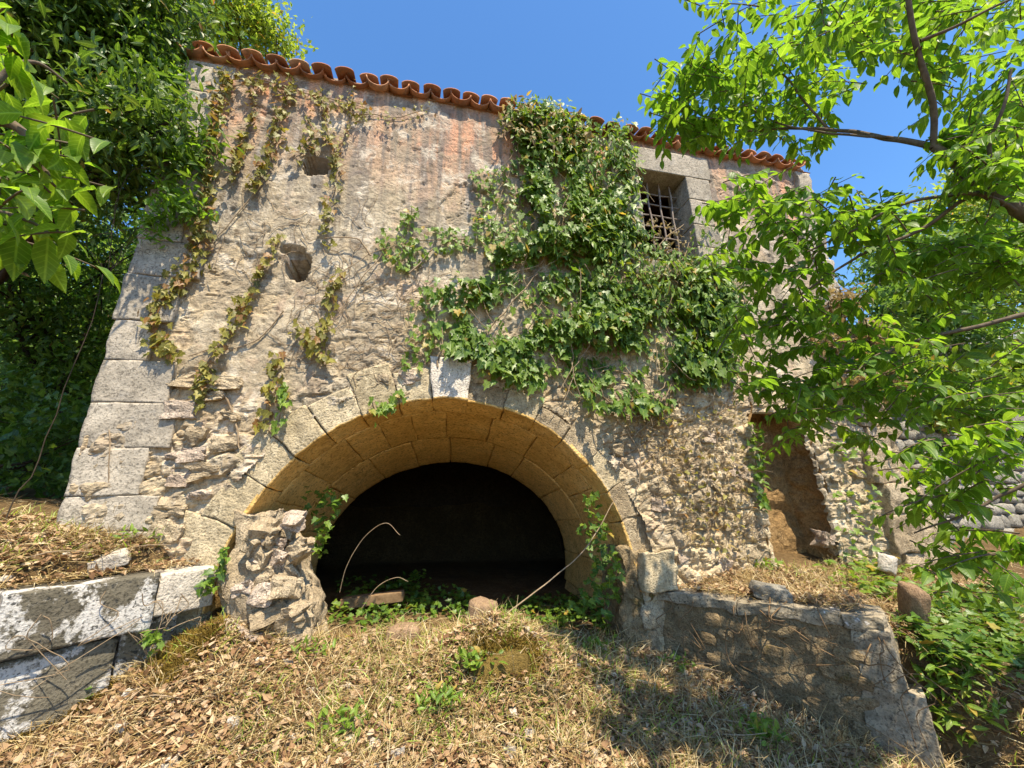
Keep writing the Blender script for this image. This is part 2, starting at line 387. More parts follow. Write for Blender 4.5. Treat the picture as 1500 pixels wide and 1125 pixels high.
leaf_mat('leaf_bright', [(0, (0.075, 0.17, 0.012)), (0.5, (0.12, 0.24, 0.016)), (1, (0.18, 0.29, 0.025))], (2.3, 2.0, 1.1), 0.55, 0.45)
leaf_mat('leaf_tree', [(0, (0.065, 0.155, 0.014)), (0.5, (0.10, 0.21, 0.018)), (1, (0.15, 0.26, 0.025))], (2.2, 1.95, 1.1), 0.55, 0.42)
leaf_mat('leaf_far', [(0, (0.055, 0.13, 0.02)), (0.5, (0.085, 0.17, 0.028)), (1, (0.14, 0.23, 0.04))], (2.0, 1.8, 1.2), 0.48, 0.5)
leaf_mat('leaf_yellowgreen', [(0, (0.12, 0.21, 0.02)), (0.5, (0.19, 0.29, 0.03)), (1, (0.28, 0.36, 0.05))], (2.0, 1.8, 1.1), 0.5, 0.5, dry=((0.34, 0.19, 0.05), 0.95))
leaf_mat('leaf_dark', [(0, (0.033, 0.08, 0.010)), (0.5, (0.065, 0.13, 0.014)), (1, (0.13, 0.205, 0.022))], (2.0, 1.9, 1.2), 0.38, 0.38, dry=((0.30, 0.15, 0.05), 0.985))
leaf_mat('ivy_green', [(0, (0.035, 0.09, 0.012)), (0.5, (0.08, 0.165, 0.016)), (1, (0.19, 0.265, 0.028))], (2.0, 1.8, 1.0), 0.3, 0.4, 0.42, dry=((0.40, 0.25, 0.04), 0.965))
leaf_mat('ivy_lime', [(0, (0.075, 0.16, 0.018)), (0.5, (0.14, 0.24, 0.026)), (1, (0.22, 0.31, 0.04))], (2.0, 1.8, 1.0), 0.4, 0.4, 0.4, dry=((0.42, 0.27, 0.06), 0.94))
leaf_mat('ivy_olive', [(0, (0.085, 0.085, 0.018)), (0.35, (0.15, 0.155, 0.025)), (0.7, (0.25, 0.235, 0.035)), (1, (0.33, 0.29, 0.06))], (1.8, 1.6, 1.0), 0.35, 0.45, 0.35, dry=((0.27, 0.13, 0.045), 0.8))
leaf_mat('ivy_dry', [(0, (0.16, 0.11, 0.055)), (0.5, (0.28, 0.21, 0.09)), (1, (0.38, 0.30, 0.13))], (1.4, 1.3, 1.0), 0.3, 0.6, 0.2)

def wood_mat(name, a, bb):
    b = NB(name); v = b.pos(); n = b.noise(v, 22, 6, 0.7, 0.6)
    b.done(b.ramp(n, [(0.3, a), (0.7, bb)]), 0.9, b.bump(n, 0.6, 0.008), 0.1)
wood_mat('bark', (0.085, 0.062, 0.042), (0.20, 0.155, 0.11))
wood_mat('dark_bark', (0.035, 0.026, 0.018), (0.085, 0.065, 0.045))
wood_mat('vine_stem', (0.19, 0.13, 0.075), (0.40, 0.31, 0.205))
wood_mat('old_timber', (0.13, 0.08, 0.04), (0.27, 0.18, 0.10))
b = NB('pale_concrete'); b.done(b.ramp(b.noise(b.pos(), 2, 6, 0.6), [(0.3, (0.55, 0.55, 0.53)), (0.7, (0.72, 0.72, 0.70))]), 0.8)
m_ = MATS

# ------------------------------------------------------------------ leaf templates (unit length along +Y, normal +Z)
def leaf_ovate(wd=0.27, fold=0.25, droop=0.22, k=5, point=1.0):
    V = []; F = []
    ts = np.linspace(0, 1, k)
    for t in ts:
        hw = wd * (math.sin(math.pi * min(1, t ** 0.8)) ** 0.85) * (1.0 if t < .999 else 0)
        zc = -droop * t * t
        V += [(-hw, t, zc + hw * fold), (0, t, zc), (hw, t, zc + hw * fold)]
    for i in range(k - 1):
        a = i * 3
        F += [(a, a + 1, a + 4, a + 3), (a + 1, a + 2, a + 5, a + 4)]
    return np.array(V), np.array(F)
def leaf_ivy():
    out = [(0, 0, 0), (0.20, -0.10, .02), (0.42, 0.08, .05), (0.27, 0.30, .03), (0.36, 0.55, .06), (0.15, 0.62, .02), (0, 1.0, -0.08)]
    L = [(-x, y, z) for x, y, z in out[1:6]]
    mid = (0, 0.38, -0.04)
    V = np.array(out + L + [mid])   # 0..6, 7..11, 12
    F = [(0, 1, 2, 12), (2, 3, 4, 12), (4, 5, 6, 12), (0, 12, 8, 7), (8, 12, 10, 9), (10, 12, 6, 11)]
    return V - np.array([0, 0.0, 0]), np.array(F)
def leaf_small():
    V = np.array([(0, 0, 0), (0.26, 0.45, .07), (0, 1, -.1), (-0.26, 0.45, .07)]); return V, np.array([(0, 1, 2, 3)])
def leaf_curl(seed):
    r = np.random.default_rng(seed); V, F = leaf_ovate(0.3, r.uniform(-.4, .7), r.uniform(-.5, .6), 4)
    a = r.uniform(-.5, .5); V = V.copy(); V[:, 2] += a * V[:, 0] * V[:, 1] * 2; return V, F
T_OV = leaf_ovate(); T_OV2 = leaf_ovate(0.24, 0.35, 0.4, 5); T_IVY = leaf_ivy(); T_SM = leaf_small(); T_LONG = leaf_ovate(0.17, 0.3, 0.25, 5)
T_LOW = leaf_ovate(0.26, 0.25, 0.2, 3)

def frames(tip, nrm):
    tip = tip / (np.linalg.norm(tip, axis=1)[:, None] + 1e-9)
    z = nrm - tip * (nrm * tip).sum(1)[:, None]; z /= np.linalg.norm(z, axis=1)[:, None] + 1e-9
    x = np.cross(tip, z); return np.stack([x, tip, z], 2)     # columns
def instance_geo(T, pos, Fr, size):
    V, F = T; n = len(pos)
    W = np.einsum('nij,vj->nvi', Fr, V) * size[:, None, None] + pos[:, None]
    FF = (F[None] + (np.arange(n) * len(V))[:, None, None]).reshape(-1, F.shape[1])
    return W.reshape(-1, 3), FF
def add_uv(me, T, n):
    uv = T[0][:, :2][T[1]].reshape(-1, 2); me.uv_layers.new(name='UVMap').data.foreach_set('uv', np.tile(uv, (n, 1)).astype(np.float32).ravel())
def leaves(parent, T, pos, tip, nrm, size, mat, singles=0, name='leaf', rest='foliage'):
    """leaves that show largest become objects of their own, the rest one mesh of foliage"""
    pos = np.asarray(pos); size = np.asarray(size); Fr = frames(np.asarray(tip, float), np.asarray(nrm, float))
    n = len(pos); pick = np.zeros(n, bool)
    if singles:
        x, y, d = project(pos); sc_ = size / np.maximum(d, .2)
        sc_[(x < -10) | (x > 1510) | (y < -10) | (y > 1135) | (d < .1)] = 0
        k = np.argsort(-sc_)[:singles]; pick[k[sc_[k] > 0]] = True
        me = make_mesh(name, *T, mat); add_uv(me, T, 1)
        for i in np.nonzero(pick)[0]:
            m = Matrix.Identity(4)
            for a in range(3):
                for c_ in range(3): m[a][c_] = Fr[i, a, c_] * size[i]
                m[a][3] = pos[i, a]
            link(name, me, parent, m)
    if (~pick).any():
        V, F = instance_geo(T, pos[~pick], Fr[~pick], size[~pick])
        o = obj(rest, V, F, mat, parent); o['kind'] = 'stuff'; add_uv(o.data, T, int((~pick).sum()))
        return o
def rand_dirs(n):
    v = rng.normal(size=(n, 3)); return v / np.linalg.norm(v, axis=1)[:, None]
def in_poly(P, poly):
    poly = np.asarray(poly, float); x, y = P[:, 0], P[:, 1]; c = np.zeros(len(P), bool); j = len(poly) - 1
    for i in range(len(poly)):
        xi, yi = poly[i]; xj, yj = poly[j]
        t = ((yi > y) != (yj > y)) & (x < (xj - xi) * (y - yi) / (yj - yi + 1e-12) + xi); c ^= t; j = i
    return c
def sample_poly(poly, n):
    poly = np.asarray(poly, float); lo = poly.min(0); hi = poly.max(0); out = np.zeros((0, 2))
    while len(out) < n:
        P = lo + rng.random((n * 2, 2)) * (hi - lo); out = np.vstack([out, P[in_poly(P, poly)]])
    return out[:n]

# ------------------------------------------------------------------ ground
def tps(pts):
    P = np.array(pts, float); n = len(P)
    d = np.linalg.norm(P[:, None, :2] - P[None, :, :2], axis=2)
    K = d                                         # linear kernel: no overshoot
    A = np.zeros((n + 1, n + 1)); A[:n, :n] = K; A[:n, n] = 1; A[n, :n] = 1
    s = np.linalg.solve(A, np.r_[P[:, 2], 0])
    def f(x, y):
        o = np.full(x.shape, s[n])
        for i in range(n): o = o + s[i] * np.hypot(x - P[i, 0], y - P[i, 1])
        return o
    return f
court_f = tps([(-.66, 0, -1.03), (1.72, 0, -1.26), (.6, -.3, -1.06), (.6, .4, -1.14), (0, 1, -1.1), (1, 1, -1.15), (.5, 3, -1.15), (-1, 3, -1.1), (2, 3, -1.2),
               (.66, -1.15, -1.40), (2.07, -.36, -1.43), (2.95, -1.1, -1.68), (-2.1, -.65, -1.2), (-1.3, -.2, -.80), (-1.5, -.5, -1.0), (-1.74, -.62, -1.2), (-2.6, -1.3, -1.35),
               (0, -3.6, -1.62), (-2, -2.5, -1.5), (3, -2.6, -1.85), (-1.2, -1.4, -1.32), (1.9, -1.6, -1.6), (8, -6, -2.2), (-6, -5, -1.5), (0, -9, -1.9)])
terr_f = tps([(-1.5, -.05, -.47), (-2.1, -.62, -.45), (-2.47, -.02, -.14), (-1.8, -.02, -.3), (-3.2, -1.6, -.45), (-4, -.5, 0), (-4, 3, .15), (-8, 0, .4), (-9, 9, .8), (-6, -3, -.3),
              (2.3, -.05, -.87), (3.1, -1.1, -.95), (3.5, 0, -.77), (4.9, -.05, -.85), (5, -1, -1.1), (3.8, -1.2, -1.1), (4.2, -1.5, -1.25), (3.9, -1.9, -1.5), (6.5, -1.2, -1.2), (9, -.5, -.8), (6, 3, .2), (9, 6, .8), (0, 8, .5), (6, -4, -2.0), (14, -4, -1.5)])
COURT = np.array([(-7, -5.4), (-3.9, -2.2), (-1.77, -.08), (-1.72, .0), (-2.0, 1.1), (-2.0, 5.3), (3.0, 5.3), (3.0, 1.1), (2.34, .05), (3.36, -1.2), (3.75, -1.75), (9, -5.5), (9, -14), (-9, -14)])
def poly_sd(x, y, poly):
    P = np.c_[x.ravel(), y.ravel()]; d = np.full(len(P), 1e9)
    for i in range(len(poly)):
        a = poly[i]; e = poly[(i + 1) % len(poly)] - a; q = P - a
        t = np.clip((q @ e) / (e @ e), 0, 1); d = np.minimum(d, np.linalg.norm(q - t[:, None] * e, axis=1))
    return np.where(in_poly(P, poly), d, -d).reshape(x.shape)
def ground_z(x, y, rough=True):
    x = np.asarray(x, float); y = np.asarray(y, float)
    xc = np.clip(x, -12, 14); yc = np.clip(y, -12, 14)
    sd = poly_sd(x, y, COURT); wd = .05 + .75 * sstep(-1.25, -2.3, y) * (x > 0)
    m = sstep(-wd, wd, sd)
    z = court_f(xc, yc) * m + terr_f(xc, yc) * (1 - m)
    z = z + .21 * np.exp(-((x - .62) / .45) ** 2 - ((y + .40) / .28) ** 2) + .07 * np.exp(-((x + .12) / .2) ** 2 - ((y + .05) / .16) ** 2) + .05 * np.exp(-((x - 1.35) / .25) ** 2 - ((y + .5) / .2) ** 2)
    if rough:
        Q = np.c_[x.ravel(), y.ravel(), np.zeros(x.size)]
        z = z + (fbm(Q, 1.3, 3, 5) * .045 + fbm(Q, 6, 3, 9) * .026).reshape(x.shape)
    z = z + np.maximum(0, np.hypot(x, y) - 14) * .02
    return z
def axis(lo, a, b, hi, st):
    L = a - np.cumsum(st * 1.22 ** np.arange(1, 60)); L = L[L > lo]; H = b + np.cumsum(st * 1.22 ** np.arange(1, 60)); H = H[H < hi]
    return np.r_[lo, L[::-1], np.arange(a, b + 1e-6, st), H, hi]
gx = axis(-400, -4.6, 7.0, 400, .05); gy = axis(-400, -3.0, 2.0, 400, .05)
GX, GY = np.meshgrid(gx, gy, indexing='ij')
GZ = ground_z(GX, GY)
def grid_faces(nx, ny):
    i = np.arange(nx - 1)[:, None] * ny; j = np.arange(ny - 1)[None]
    return np.stack([i + j, i + ny + j, i + ny + j + 1, i + j + 1], -1).reshape(-1, 4)
g = obj('ground', np.stack([GX, GY, GZ], -1).reshape(-1, 3), grid_faces(len(gx), len(gy)), m_['soil'])
tag(g, 'sloping earth ground covered with dry litter', None, kind='structure')

# ------------------------------------------------------------------ house
house = thing('stone_house', 'old stone and plaster house with tiled roof and wide arched opening', 'house', (1.4, 0, -.9))
XL, XR, ZB, ZT = -2.47, 5.30, -1.6, 4.47
ACX, ACZ, AR = .24, -.85, 1.73
st = .0155
fx = np.arange(XL, XR + st, st); fz = np.arange(ZB, ZT + st, st)
FX, FZ = np.meshgrid(fx, fz, indexing='ij'); px_ = FX.ravel(); pz_ = FZ.ravel()
Q = np.c_[px_, np.zeros_like(px_), pz_]
wx = px_ + fbm(Q, 3, 2, 50) * .05; wz = pz_ + fbm(Q, 3, 2, 51) * .05
f1, f2, fid = worley(wx, wz * 1.35, .24, 3)
g1, g2, gid = worley(wx, wz * 1.2, .11, 8)
low = sstep(1.5, .2, pz_ + fbm(Q, .9, 3, 60) * .8)           # rubble shows through near the ground
right = sstep(1.6, 2.4, px_) * sstep(1.6, .6, pz_)
rub = np.clip(low + right, 0, 1)
upw = 1 - .65 * sstep(.7, 2.0, pz_)
d = fbm(Q, .8, 3, 1) * .025 + fbm(Q, 4, 4, 2) * .016 * upw + (fbm(Q, 9, 4, 3, True) - .2) * .010 * (1 - .5 * sstep(2.6, 3.4, pz_))
d += rub * (np.clip((f2 - f1) * 5, 0, 1) * .03 * (.3 + 1.2 * fid) - .02) + rub * np.clip((g2 - g1) * 4, 0, 1) * .014 * gid + rub * fbm(Q, 13, 4, 4) * .034 + rub * (fbm(Q, 7, 4, 6, True) - .1) * .02 + rub * fbm(Q, 3.5, 3, 14) * .03
loss = sstep(.0, .035, fbm(Q, 1.25, 6, 70) + .10 * sstep(3.3, 1.2, pz_) - .10 * sstep(3.0, 3.8, pz_) - .11)
d -= loss * .018 * (1 - rub); d += loss * (1 - rub) * upw * (np.clip((f2 - f1) * 5, 0, 1) * .018 * fid + fbm(Q, 12, 4, 73) * .014)
holes = sstep(.34, .5, fbm(Q * np.array([1, 1, 1.5]), 15, 3, 77)); d -= holes * .016; d += (fbm(Q + .35 * np.c_[fbm(Q, 5, 2, 78), fbm(Q, 5, 2, 79), fbm(Q, 5, 2, 80)], 13, 3, 81, True)) * .007
# put-log holes
for hx, hz, hw, hh, dep in ((-1.16, 3.285, .115, .115, .6), (-1.21, 2.115, .105, .15, .6), (-1.27, 2.29, .11, .05, .1), (1.78, 3.62, .02, .03, .06), (.36, 3.35, .015, .015, .05)):
    e = ((np.abs(px_ - hx) / hw) ** 3.5 + (np.abs(pz_ - hz) / hh) ** 3.5) ** (1 / 3.5) + fbm(Q, 10, 3, 31) * .35
    d = np.where(e < 1, -dep, d)
# blocked doorway recess
jag = fbm(Q, 4, 3, 90) * .07; jr = fbm(Q, 3, 3, 91) * .12
nl = 3.50 + jag; nr = 4.24 + jr * .5 + np.clip(-(pz_ - .5) * .06, 0, .3)
nt_ = .84 + jag
ins = sstep(0, .02, px_ - nl) * sstep(0, .02, nr - px_) * sstep(0, .02, nt_ - pz_)
d = d - ins * .03
# far right corner batter
d += sstep(4.7, 5.25, px_) * sstep(1.6, -.6, pz_) * .10
FV = np.c_[px_, -d, pz_]
FF = grid_faces(len(fx), len(fz))
cc = FV[FF].mean(1); rr = np.hypot(cc[:, 0] - ACX, cc[:, 2] - ACZ)
drop = ((rr < 1.92) & (cc[:, 2] > ACZ)) | ((np.abs(cc[:, 0] - ACX) < 1.76) & (cc[:, 2] <= ACZ)) | ((cc[:, 0] > 2.54) & (cc[:, 0] < 3.24) & (cc[:, 2] > 2.62) & (cc[:, 2] < 3.97))
drop |= ins[FF].mean(1) > .6
FF = FF[~drop]; keep_rub = (rub[FF].mean(1) > .35) | (loss[FF].mean(1) > .6)
used = np.unique(FF); remap = np.full(len(FV), -1); remap[used] = np.arange(len(used))
fw = obj('facade_wall', FV[used], remap[FF], m_['plaster'], house)
at_ = fw.data.attributes.new('loss', 'FLOAT', 'POINT'); at_.data.foreach_set('value', np.clip(loss, 0, 1)[used].astype(np.float32))
fw.data.polygons.foreach_set('use_smooth', ~keep_rub)
prof = np.array([(3.44, -.01), (3.48, .2), (3.50, .36), (3.88, .40), (4.22, .36), (4.29, .18), (4.32, -.01)])
pp = np.concatenate([np.linspace(prof[i], prof[i + 1], 14, endpoint=False) for i in range(6)] + [prof[-1:]]); zr = np.linspace(-1.3, .95, 70)
V = np.array([(p_[0], p_[1], z_) for p_ in pp for z_ in zr]); tp_ = (sstep(.45, .86, V[:, 2])) ** 2
V[:, 0] = V[:, 0] * (1 - .3 * tp_) + 3.84 * .3 * tp_ + np.clip(-(V[:, 2] - .5) * .06, 0, .2) * (V[:, 0] > 3.9); V = V + np.c_[fbm(V, 5, 4, 96), fbm(V, 5, 4, 97) * .8, fbm(V, 5, 3, 98) * .3] * .09
obj('doorway_recess', V, grid_faces(len(pp), len(zr)), m_['niche_earth'], house, False)
V = np.array([(3.4 + 1.05 * i / 12, -.005 + .85 * j / 8, .90 + .04 * math.sin(i * 1.7 + j)) for i in range(13) for j in range(9)]); obj('doorway_lintel', V, grid_faces(13, 9), m_['niche_earth'], house)
def facade_d(x, z):
    i = np.clip(((x - XL) / st).astype(int), 0, len(fx) - 1); j = np.clip(((z - ZB) / st).astype(int), 0, len(fz) - 1)
    return d.reshape(len(fx), len(fz))[i, j]

def quad_wall(name, a, b_, c_, d_, mat, parent, n=12, amp=.03, seed=0):
    a, b_, c_, d_ = map(np.array, (a, b_, c_, d_)); u = np.linspace(0, 1, n + 1); U, W = np.meshgrid(u, u, indexing='ij')
    V = ((1 - U) * (1 - W))[..., None] * a + (U * (1 - W))[..., None] * b_ + (U * W)[..., None] * c_ + ((1 - U) * W)[..., None] * d_
    V = V.reshape(-1, 3); nn = np.cross(b_ - a, d_ - a); nn = nn / np.linalg.norm(nn)
    V = V + nn * (fbm(V, 1.5, 3, seed) * amp)[:, None]
    return obj(name, V, grid_faces(n + 1, n + 1), mat, parent)
quad_wall('side_wall', (XL + .01, .0, ZB), (XL + .01, 6, ZB), (XL + .01, 6, 6.26), (XL + .01, 0, 4.43), m_['plaster'], house, 30, .02, 3)
quad_wall('side_wall', (XR - .01, .02, ZB), (XR - .01, 6, ZB), (XR - .01, 6, 6.26), (XR - .01, .02, 4.43), m_['plaster'], house, 30, .02, 4)
quad_wall('back_wall', (XL, 6, ZB), (XR, 6, ZB), (XR, 6, 6.3), (XL, 6, 6.3), m_['plaster'], house, 20, .02, 5)
# inner room behind the arch
RX0, RX1, RY0, RY1, RZ0, RZ1 = -1.95, 2.95, 2.0, 5.2, -1.6, 2.0
sm = m_['unlit_stone']
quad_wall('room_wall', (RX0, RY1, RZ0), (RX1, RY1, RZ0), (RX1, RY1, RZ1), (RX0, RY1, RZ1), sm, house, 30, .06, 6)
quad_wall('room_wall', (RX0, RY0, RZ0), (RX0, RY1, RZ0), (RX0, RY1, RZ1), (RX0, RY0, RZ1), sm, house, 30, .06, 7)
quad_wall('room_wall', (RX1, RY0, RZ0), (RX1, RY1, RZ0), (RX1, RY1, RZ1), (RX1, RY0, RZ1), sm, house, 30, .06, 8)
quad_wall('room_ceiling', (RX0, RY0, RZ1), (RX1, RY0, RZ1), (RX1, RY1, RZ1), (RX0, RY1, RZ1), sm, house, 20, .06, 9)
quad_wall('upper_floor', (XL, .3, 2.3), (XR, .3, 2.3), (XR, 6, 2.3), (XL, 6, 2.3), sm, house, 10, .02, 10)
def arch_r(Y): return AR - .055 * np.clip(Y, 0, 2.05)      # half width
def arch_h(Y): return AR - .20 * np.clip(Y, 0, 2.05)       # height
def arch_c(Y): return ACX + .08 * np.clip(Y, 0, 2.05)
# inner face of the arch wall towards the room, with the hole
A_ = np.linspace(-math.pi * .25, math.pi * 1.25, 60)
V = []
for a in A_:
    ca, sa = math.cos(a), math.sin(a); k = min(2.6 / max(abs(ca), 1e-3), 2.9 / max(abs(sa), 1e-3), 4)
    V += [(ACX + .16 + 1.66 * ca, 2.04, ACZ + 1.36 * sa), (ACX + .16 + k * ca, 2.04, ACZ + k * sa)]
obj('room_wall', np.array(V), np.array([(2 * i, 2 * i + 1, 2 * i + 3, 2 * i + 2) for i in range(len(A_) - 1)]), sm, house)
# mortar core behind the vault stones (also seals the wall)
V = []; YS = [.03, .5, 1.0, 1.5, 2.06]
for Y in YS:
    for a in A_: V.append((arch_c(Y) + (arch_r(Y) + .035) * math.cos(a), Y, ACZ + (arch_h(Y) + .035) * math.sin(a)))
V = np.array(V); V += (fbm(V, 6, 3, 12) * .012)[:, None] * 1.0
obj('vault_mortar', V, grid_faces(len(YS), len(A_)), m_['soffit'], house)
V = []
for a in A_:
    for k in (1.745, 1.98): V.append((ACX + k * math.cos(a), .012, ACZ + k * math.sin(a)))
obj('arch_mortar', np.array(V), grid_faces(len(A_), 2), m_['rubble'], house)
# voussoirs and vault stones
def polar_stone(a0, a1, Y0, Y1, th0, th1, mat, name, seed, amp=.012, under=None, rnd=.05, n=12):
    def fn(u, v, w_):
        a = a0 + (a1 - a0) * (u + 1) / 2; Y = Y0 + (Y1 - Y0) * (v + 1) / 2; t = (w_ + 1) / 2
        th = th0 + (th1 - th0) * t; Yc = np.maximum(Y, 0)
        return np.c_[arch_c(Yc) + (arch_r(Yc) + th) * np.cos(a), Y, ACZ + (arch_h(Yc) + th) * np.sin(a)]
    V, F = stone_geo(fn, n, rnd, amp, 5, seed)
    V = V + np.c_[fbm(V, 16, 2, seed + 1), fbm(V, 16, 2, seed + 2), fbm(V, 16, 2, seed + 3)] * .008
    o = obj(name, V, F, mat, house)
    if under is not None:  # undersides take the second material, which carries warm bounce light in its colour
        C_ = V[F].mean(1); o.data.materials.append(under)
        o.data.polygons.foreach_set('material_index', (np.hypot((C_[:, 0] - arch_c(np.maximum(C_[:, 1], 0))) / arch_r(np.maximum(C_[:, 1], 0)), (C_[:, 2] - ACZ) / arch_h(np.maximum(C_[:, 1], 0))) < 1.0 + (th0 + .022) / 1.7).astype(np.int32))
    return o
dg = math.radians
joints = [84.7, 95.4]
while joints[-1] < 176: joints.append(joints[-1] + rng.uniform(9.6, 11.6))
jl = joints[:]; joints = [84.7]
while joints[-1] > 2: joints.append(joints[-1] - rng.uniform(9.6, 11.8))
joints = joints[::-1] + jl[1:]
for i in range(len(joints) - 1):
    a0, a1 = joints[i] + .10, joints[i + 1] - .10
    key = abs((a0 + a1) / 2 - 90) < 2
    hi = .40 if key else rng.uniform(.27, .42) if a0 > 90 else rng.uniform(.10, .34)
    if a0 > 100 and rng.random() < .6: hi += .04
    fr_ = -.06 if key else -.012 - rng.uniform(0, .025) if a0 > 95 else rng.uniform(-.02, .012)
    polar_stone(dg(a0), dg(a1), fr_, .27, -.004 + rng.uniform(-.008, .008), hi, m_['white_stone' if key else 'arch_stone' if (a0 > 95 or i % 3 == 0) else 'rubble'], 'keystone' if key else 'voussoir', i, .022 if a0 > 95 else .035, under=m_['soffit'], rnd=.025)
for (Y0, Y1, step, sd) in ((.275, 1.03, 13.5, 100), (1.035, 2.05, 16, 200)):
    a = -12.0
    while a < 192:
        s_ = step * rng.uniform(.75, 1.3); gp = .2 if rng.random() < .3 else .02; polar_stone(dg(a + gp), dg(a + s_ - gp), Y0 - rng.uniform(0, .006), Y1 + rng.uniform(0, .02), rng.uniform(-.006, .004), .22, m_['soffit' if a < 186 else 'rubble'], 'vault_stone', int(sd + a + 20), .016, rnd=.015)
        a += s_
# jamb stones under the springing, both sides
for (x0, x1, z0, z1, y0, y1, mt) in ((1.97, 2.34, -1.16, -.88, -.03, .4, 'rubble'), (1.99, 2.30, -1.5, -1.17, -.02, .4, 'rubble'), (1.98, 2.29, -.84, -.53, -.12, .25, 'arch_stone'),
                                     (-1.86, -1.48, -.9, -.55, -.05, .3, 'arch_stone'), (-1.86, -1.5, -1.3, -.91, -.05, .3, 'rubble')):
    V, F = stone_geo(box_fn(((x0 + x1) / 2, (y0 + y1) / 2, (z0 + z1) / 2), ((x1 - x0) / 2, 0, 0), (0, (y1 - y0) / 2, 0), (0, 0, (z1 - z0) / 2)), 12, .04, .045, 6, int(abs(z0) * 100) + 300)
    V = V + np.c_[fbm(V, 9, 3, 311), fbm(V, 9, 3, 312), fbm(V, 9, 3, 313)] * .03; obj('jamb_stone', V, F, m_[mt], house)
# left corner quoins
zq = [-.75, -.45, -.18, .07, .42, .77, 1.12, 1.47, 1.89, 2.24, 2.6, 2.93, 3.3, 3.62, 3.98, 4.36]
wq = [.5, .62, .56, .42, .55, .47, .28, .38, .5, .3, .46, .3, .44, .3, .42]
for i in range(len(zq) - 1):
    z0, z1 = zq[i] + .002, zq[i + 1] - .002; x0 = XL - .022 + rng.uniform(-.008, .008); x1 = XL + wq[i]
    V, F = stone_geo(box_fn(((x0 + x1) / 2, .178, (z0 + z1) / 2), ((x1 - x0) / 2, 0, 0), (0, .205, 0), (0, 0, (z1 - z0) / 2)), 12, .012, .02, 5, 400 + i); V = V + np.c_[fbm(V, 14, 3, 401), fbm(V, 14, 3, 402), fbm(V, 14, 3, 403)] * .007
    obj('quoin', V, F, m_['ashlar'], house)
# right corner stones
zz = -1.0; i = 0
while zz < 4.2:
    h = rng.uniform(.26, .42); wd_ = rng.uniform(.22, .4); bt = .10 * float(sstep(1.6, -.6, np.array(zz)))
    V, F = stone_geo(box_fn((XR + .012 - wd_ / 2, .14 - bt, zz + h / 2), (wd_ / 2, 0, 0), (0, .18, 0), (0, 0, h / 2 - .003)), 12, .06, .05, 5, 450 + i); V = V + np.c_[fbm(V, 10, 3, 451), fbm(V, 10, 3, 452), fbm(V, 10, 3, 453)] * .03
    obj('quoin', V, F, m_['ashlar' if zz > 1 else 'rubble'], house); zz += h; i += 1
# rubble showing in the lower wall: single stones proud of the mortar
def wall_rock(px, py, w_, h_, mat, seed, out=.03):
    p = at(px, py, -.02); V, F = rock_geo((p[0], (.045 - out * .5), p[2]), (w_ / 2, .07, h_ / 2), seed, 6, .2, .7, (0, rng.uniform(-.3, .3), 0)); obj('rubble_stone', V, F, m_[mat], house, False)
sp = [(265, 600), (285, 640), (330, 650), (262, 700), (300, 690), (250, 750), (290, 725), (335, 610), (245, 775), (275, 665), (310, 580), (560, 555), (600, 552), (330, 560), (270, 560),
      (975, 620), (1010, 660), (985, 700), (1040, 640), (1060, 720), (1020, 760), (1085, 690), (1040, 800), (1075, 770), (1000, 810), (1095, 810), (960, 650), (935, 620), (1000, 590), (1225, 700), (1245, 740), (1262, 690), (1240, 800), (1215, 790), (1270, 770), (1255, 640), (1060, 830), (1090, 740), (985, 770), (965, 740), (905, 660)]
for i, (x_, y_) in enumerate(sp): wall_rock(x_, y_, rng.uniform(.10, .27), rng.uniform(.07, .15), 'rubble' if i % 3 else 'pink_rubble', 500 + i, rng.uniform(.0, .035))
# broken pier at the left springing
def fn(u, v, w_):
    t = np.clip((w_ + 1) / 2, 0, 1)
    xl = -1.46 + .12 * t; xr = -.58 - .46 * t ** 1.1; zb = -1.35; zt = -.08
    return np.c_[(xl + xr) / 2 + u * (xr - xl) / 2, -.0 + .12 * t + v * (.24 - .06 * t), zb + (zt - zb) * t]
V, F = stone_geo(fn, 36, .14, .10, 4.5, 600)
V = V + (np.c_[fbm(V, 9, 4, 601), fbm(V, 9, 4, 602), fbm(V, 9, 4, 603)]) * .085
obj('broken_pier', V, F, m_['rubble'], house)
for i in range(34):
    t = rng.random(); xx = -1.34 + .2 * t + rng.random() * (.62 - .42 * t)
    V, F = rock_geo((xx, -.20 + .1 * t + rng.uniform(-.03, .05), -1.08 + .94 * t), (rng.uniform(.04, .10), rng.uniform(.04, .08), rng.uniform(.03, .07)), 620 + i, 6, .15, .7, tuple(rng.uniform(-.6, .6, 3)))
    obj('rubble_stone', V, F, m_['rubble' if i % 3 else 'pink_rubble'], house, False)
def fn(u, v, w_):
    t = np.clip((w_ + 1) / 2, 0, 1)
    return np.c_[1.97 + u * (.2 - .05 * t), .2 + v * .2, -1.5 + .98 * t]
V, F = stone_geo(fn, 36, .1, .08, 5, 640); V = V + (np.c_[fbm(V, 10, 4, 641), fbm(V, 10, 4, 642), fbm(V, 10, 4, 643)]) * .09; obj('broken_pier', V, F, m_['wing_rubble'], house)
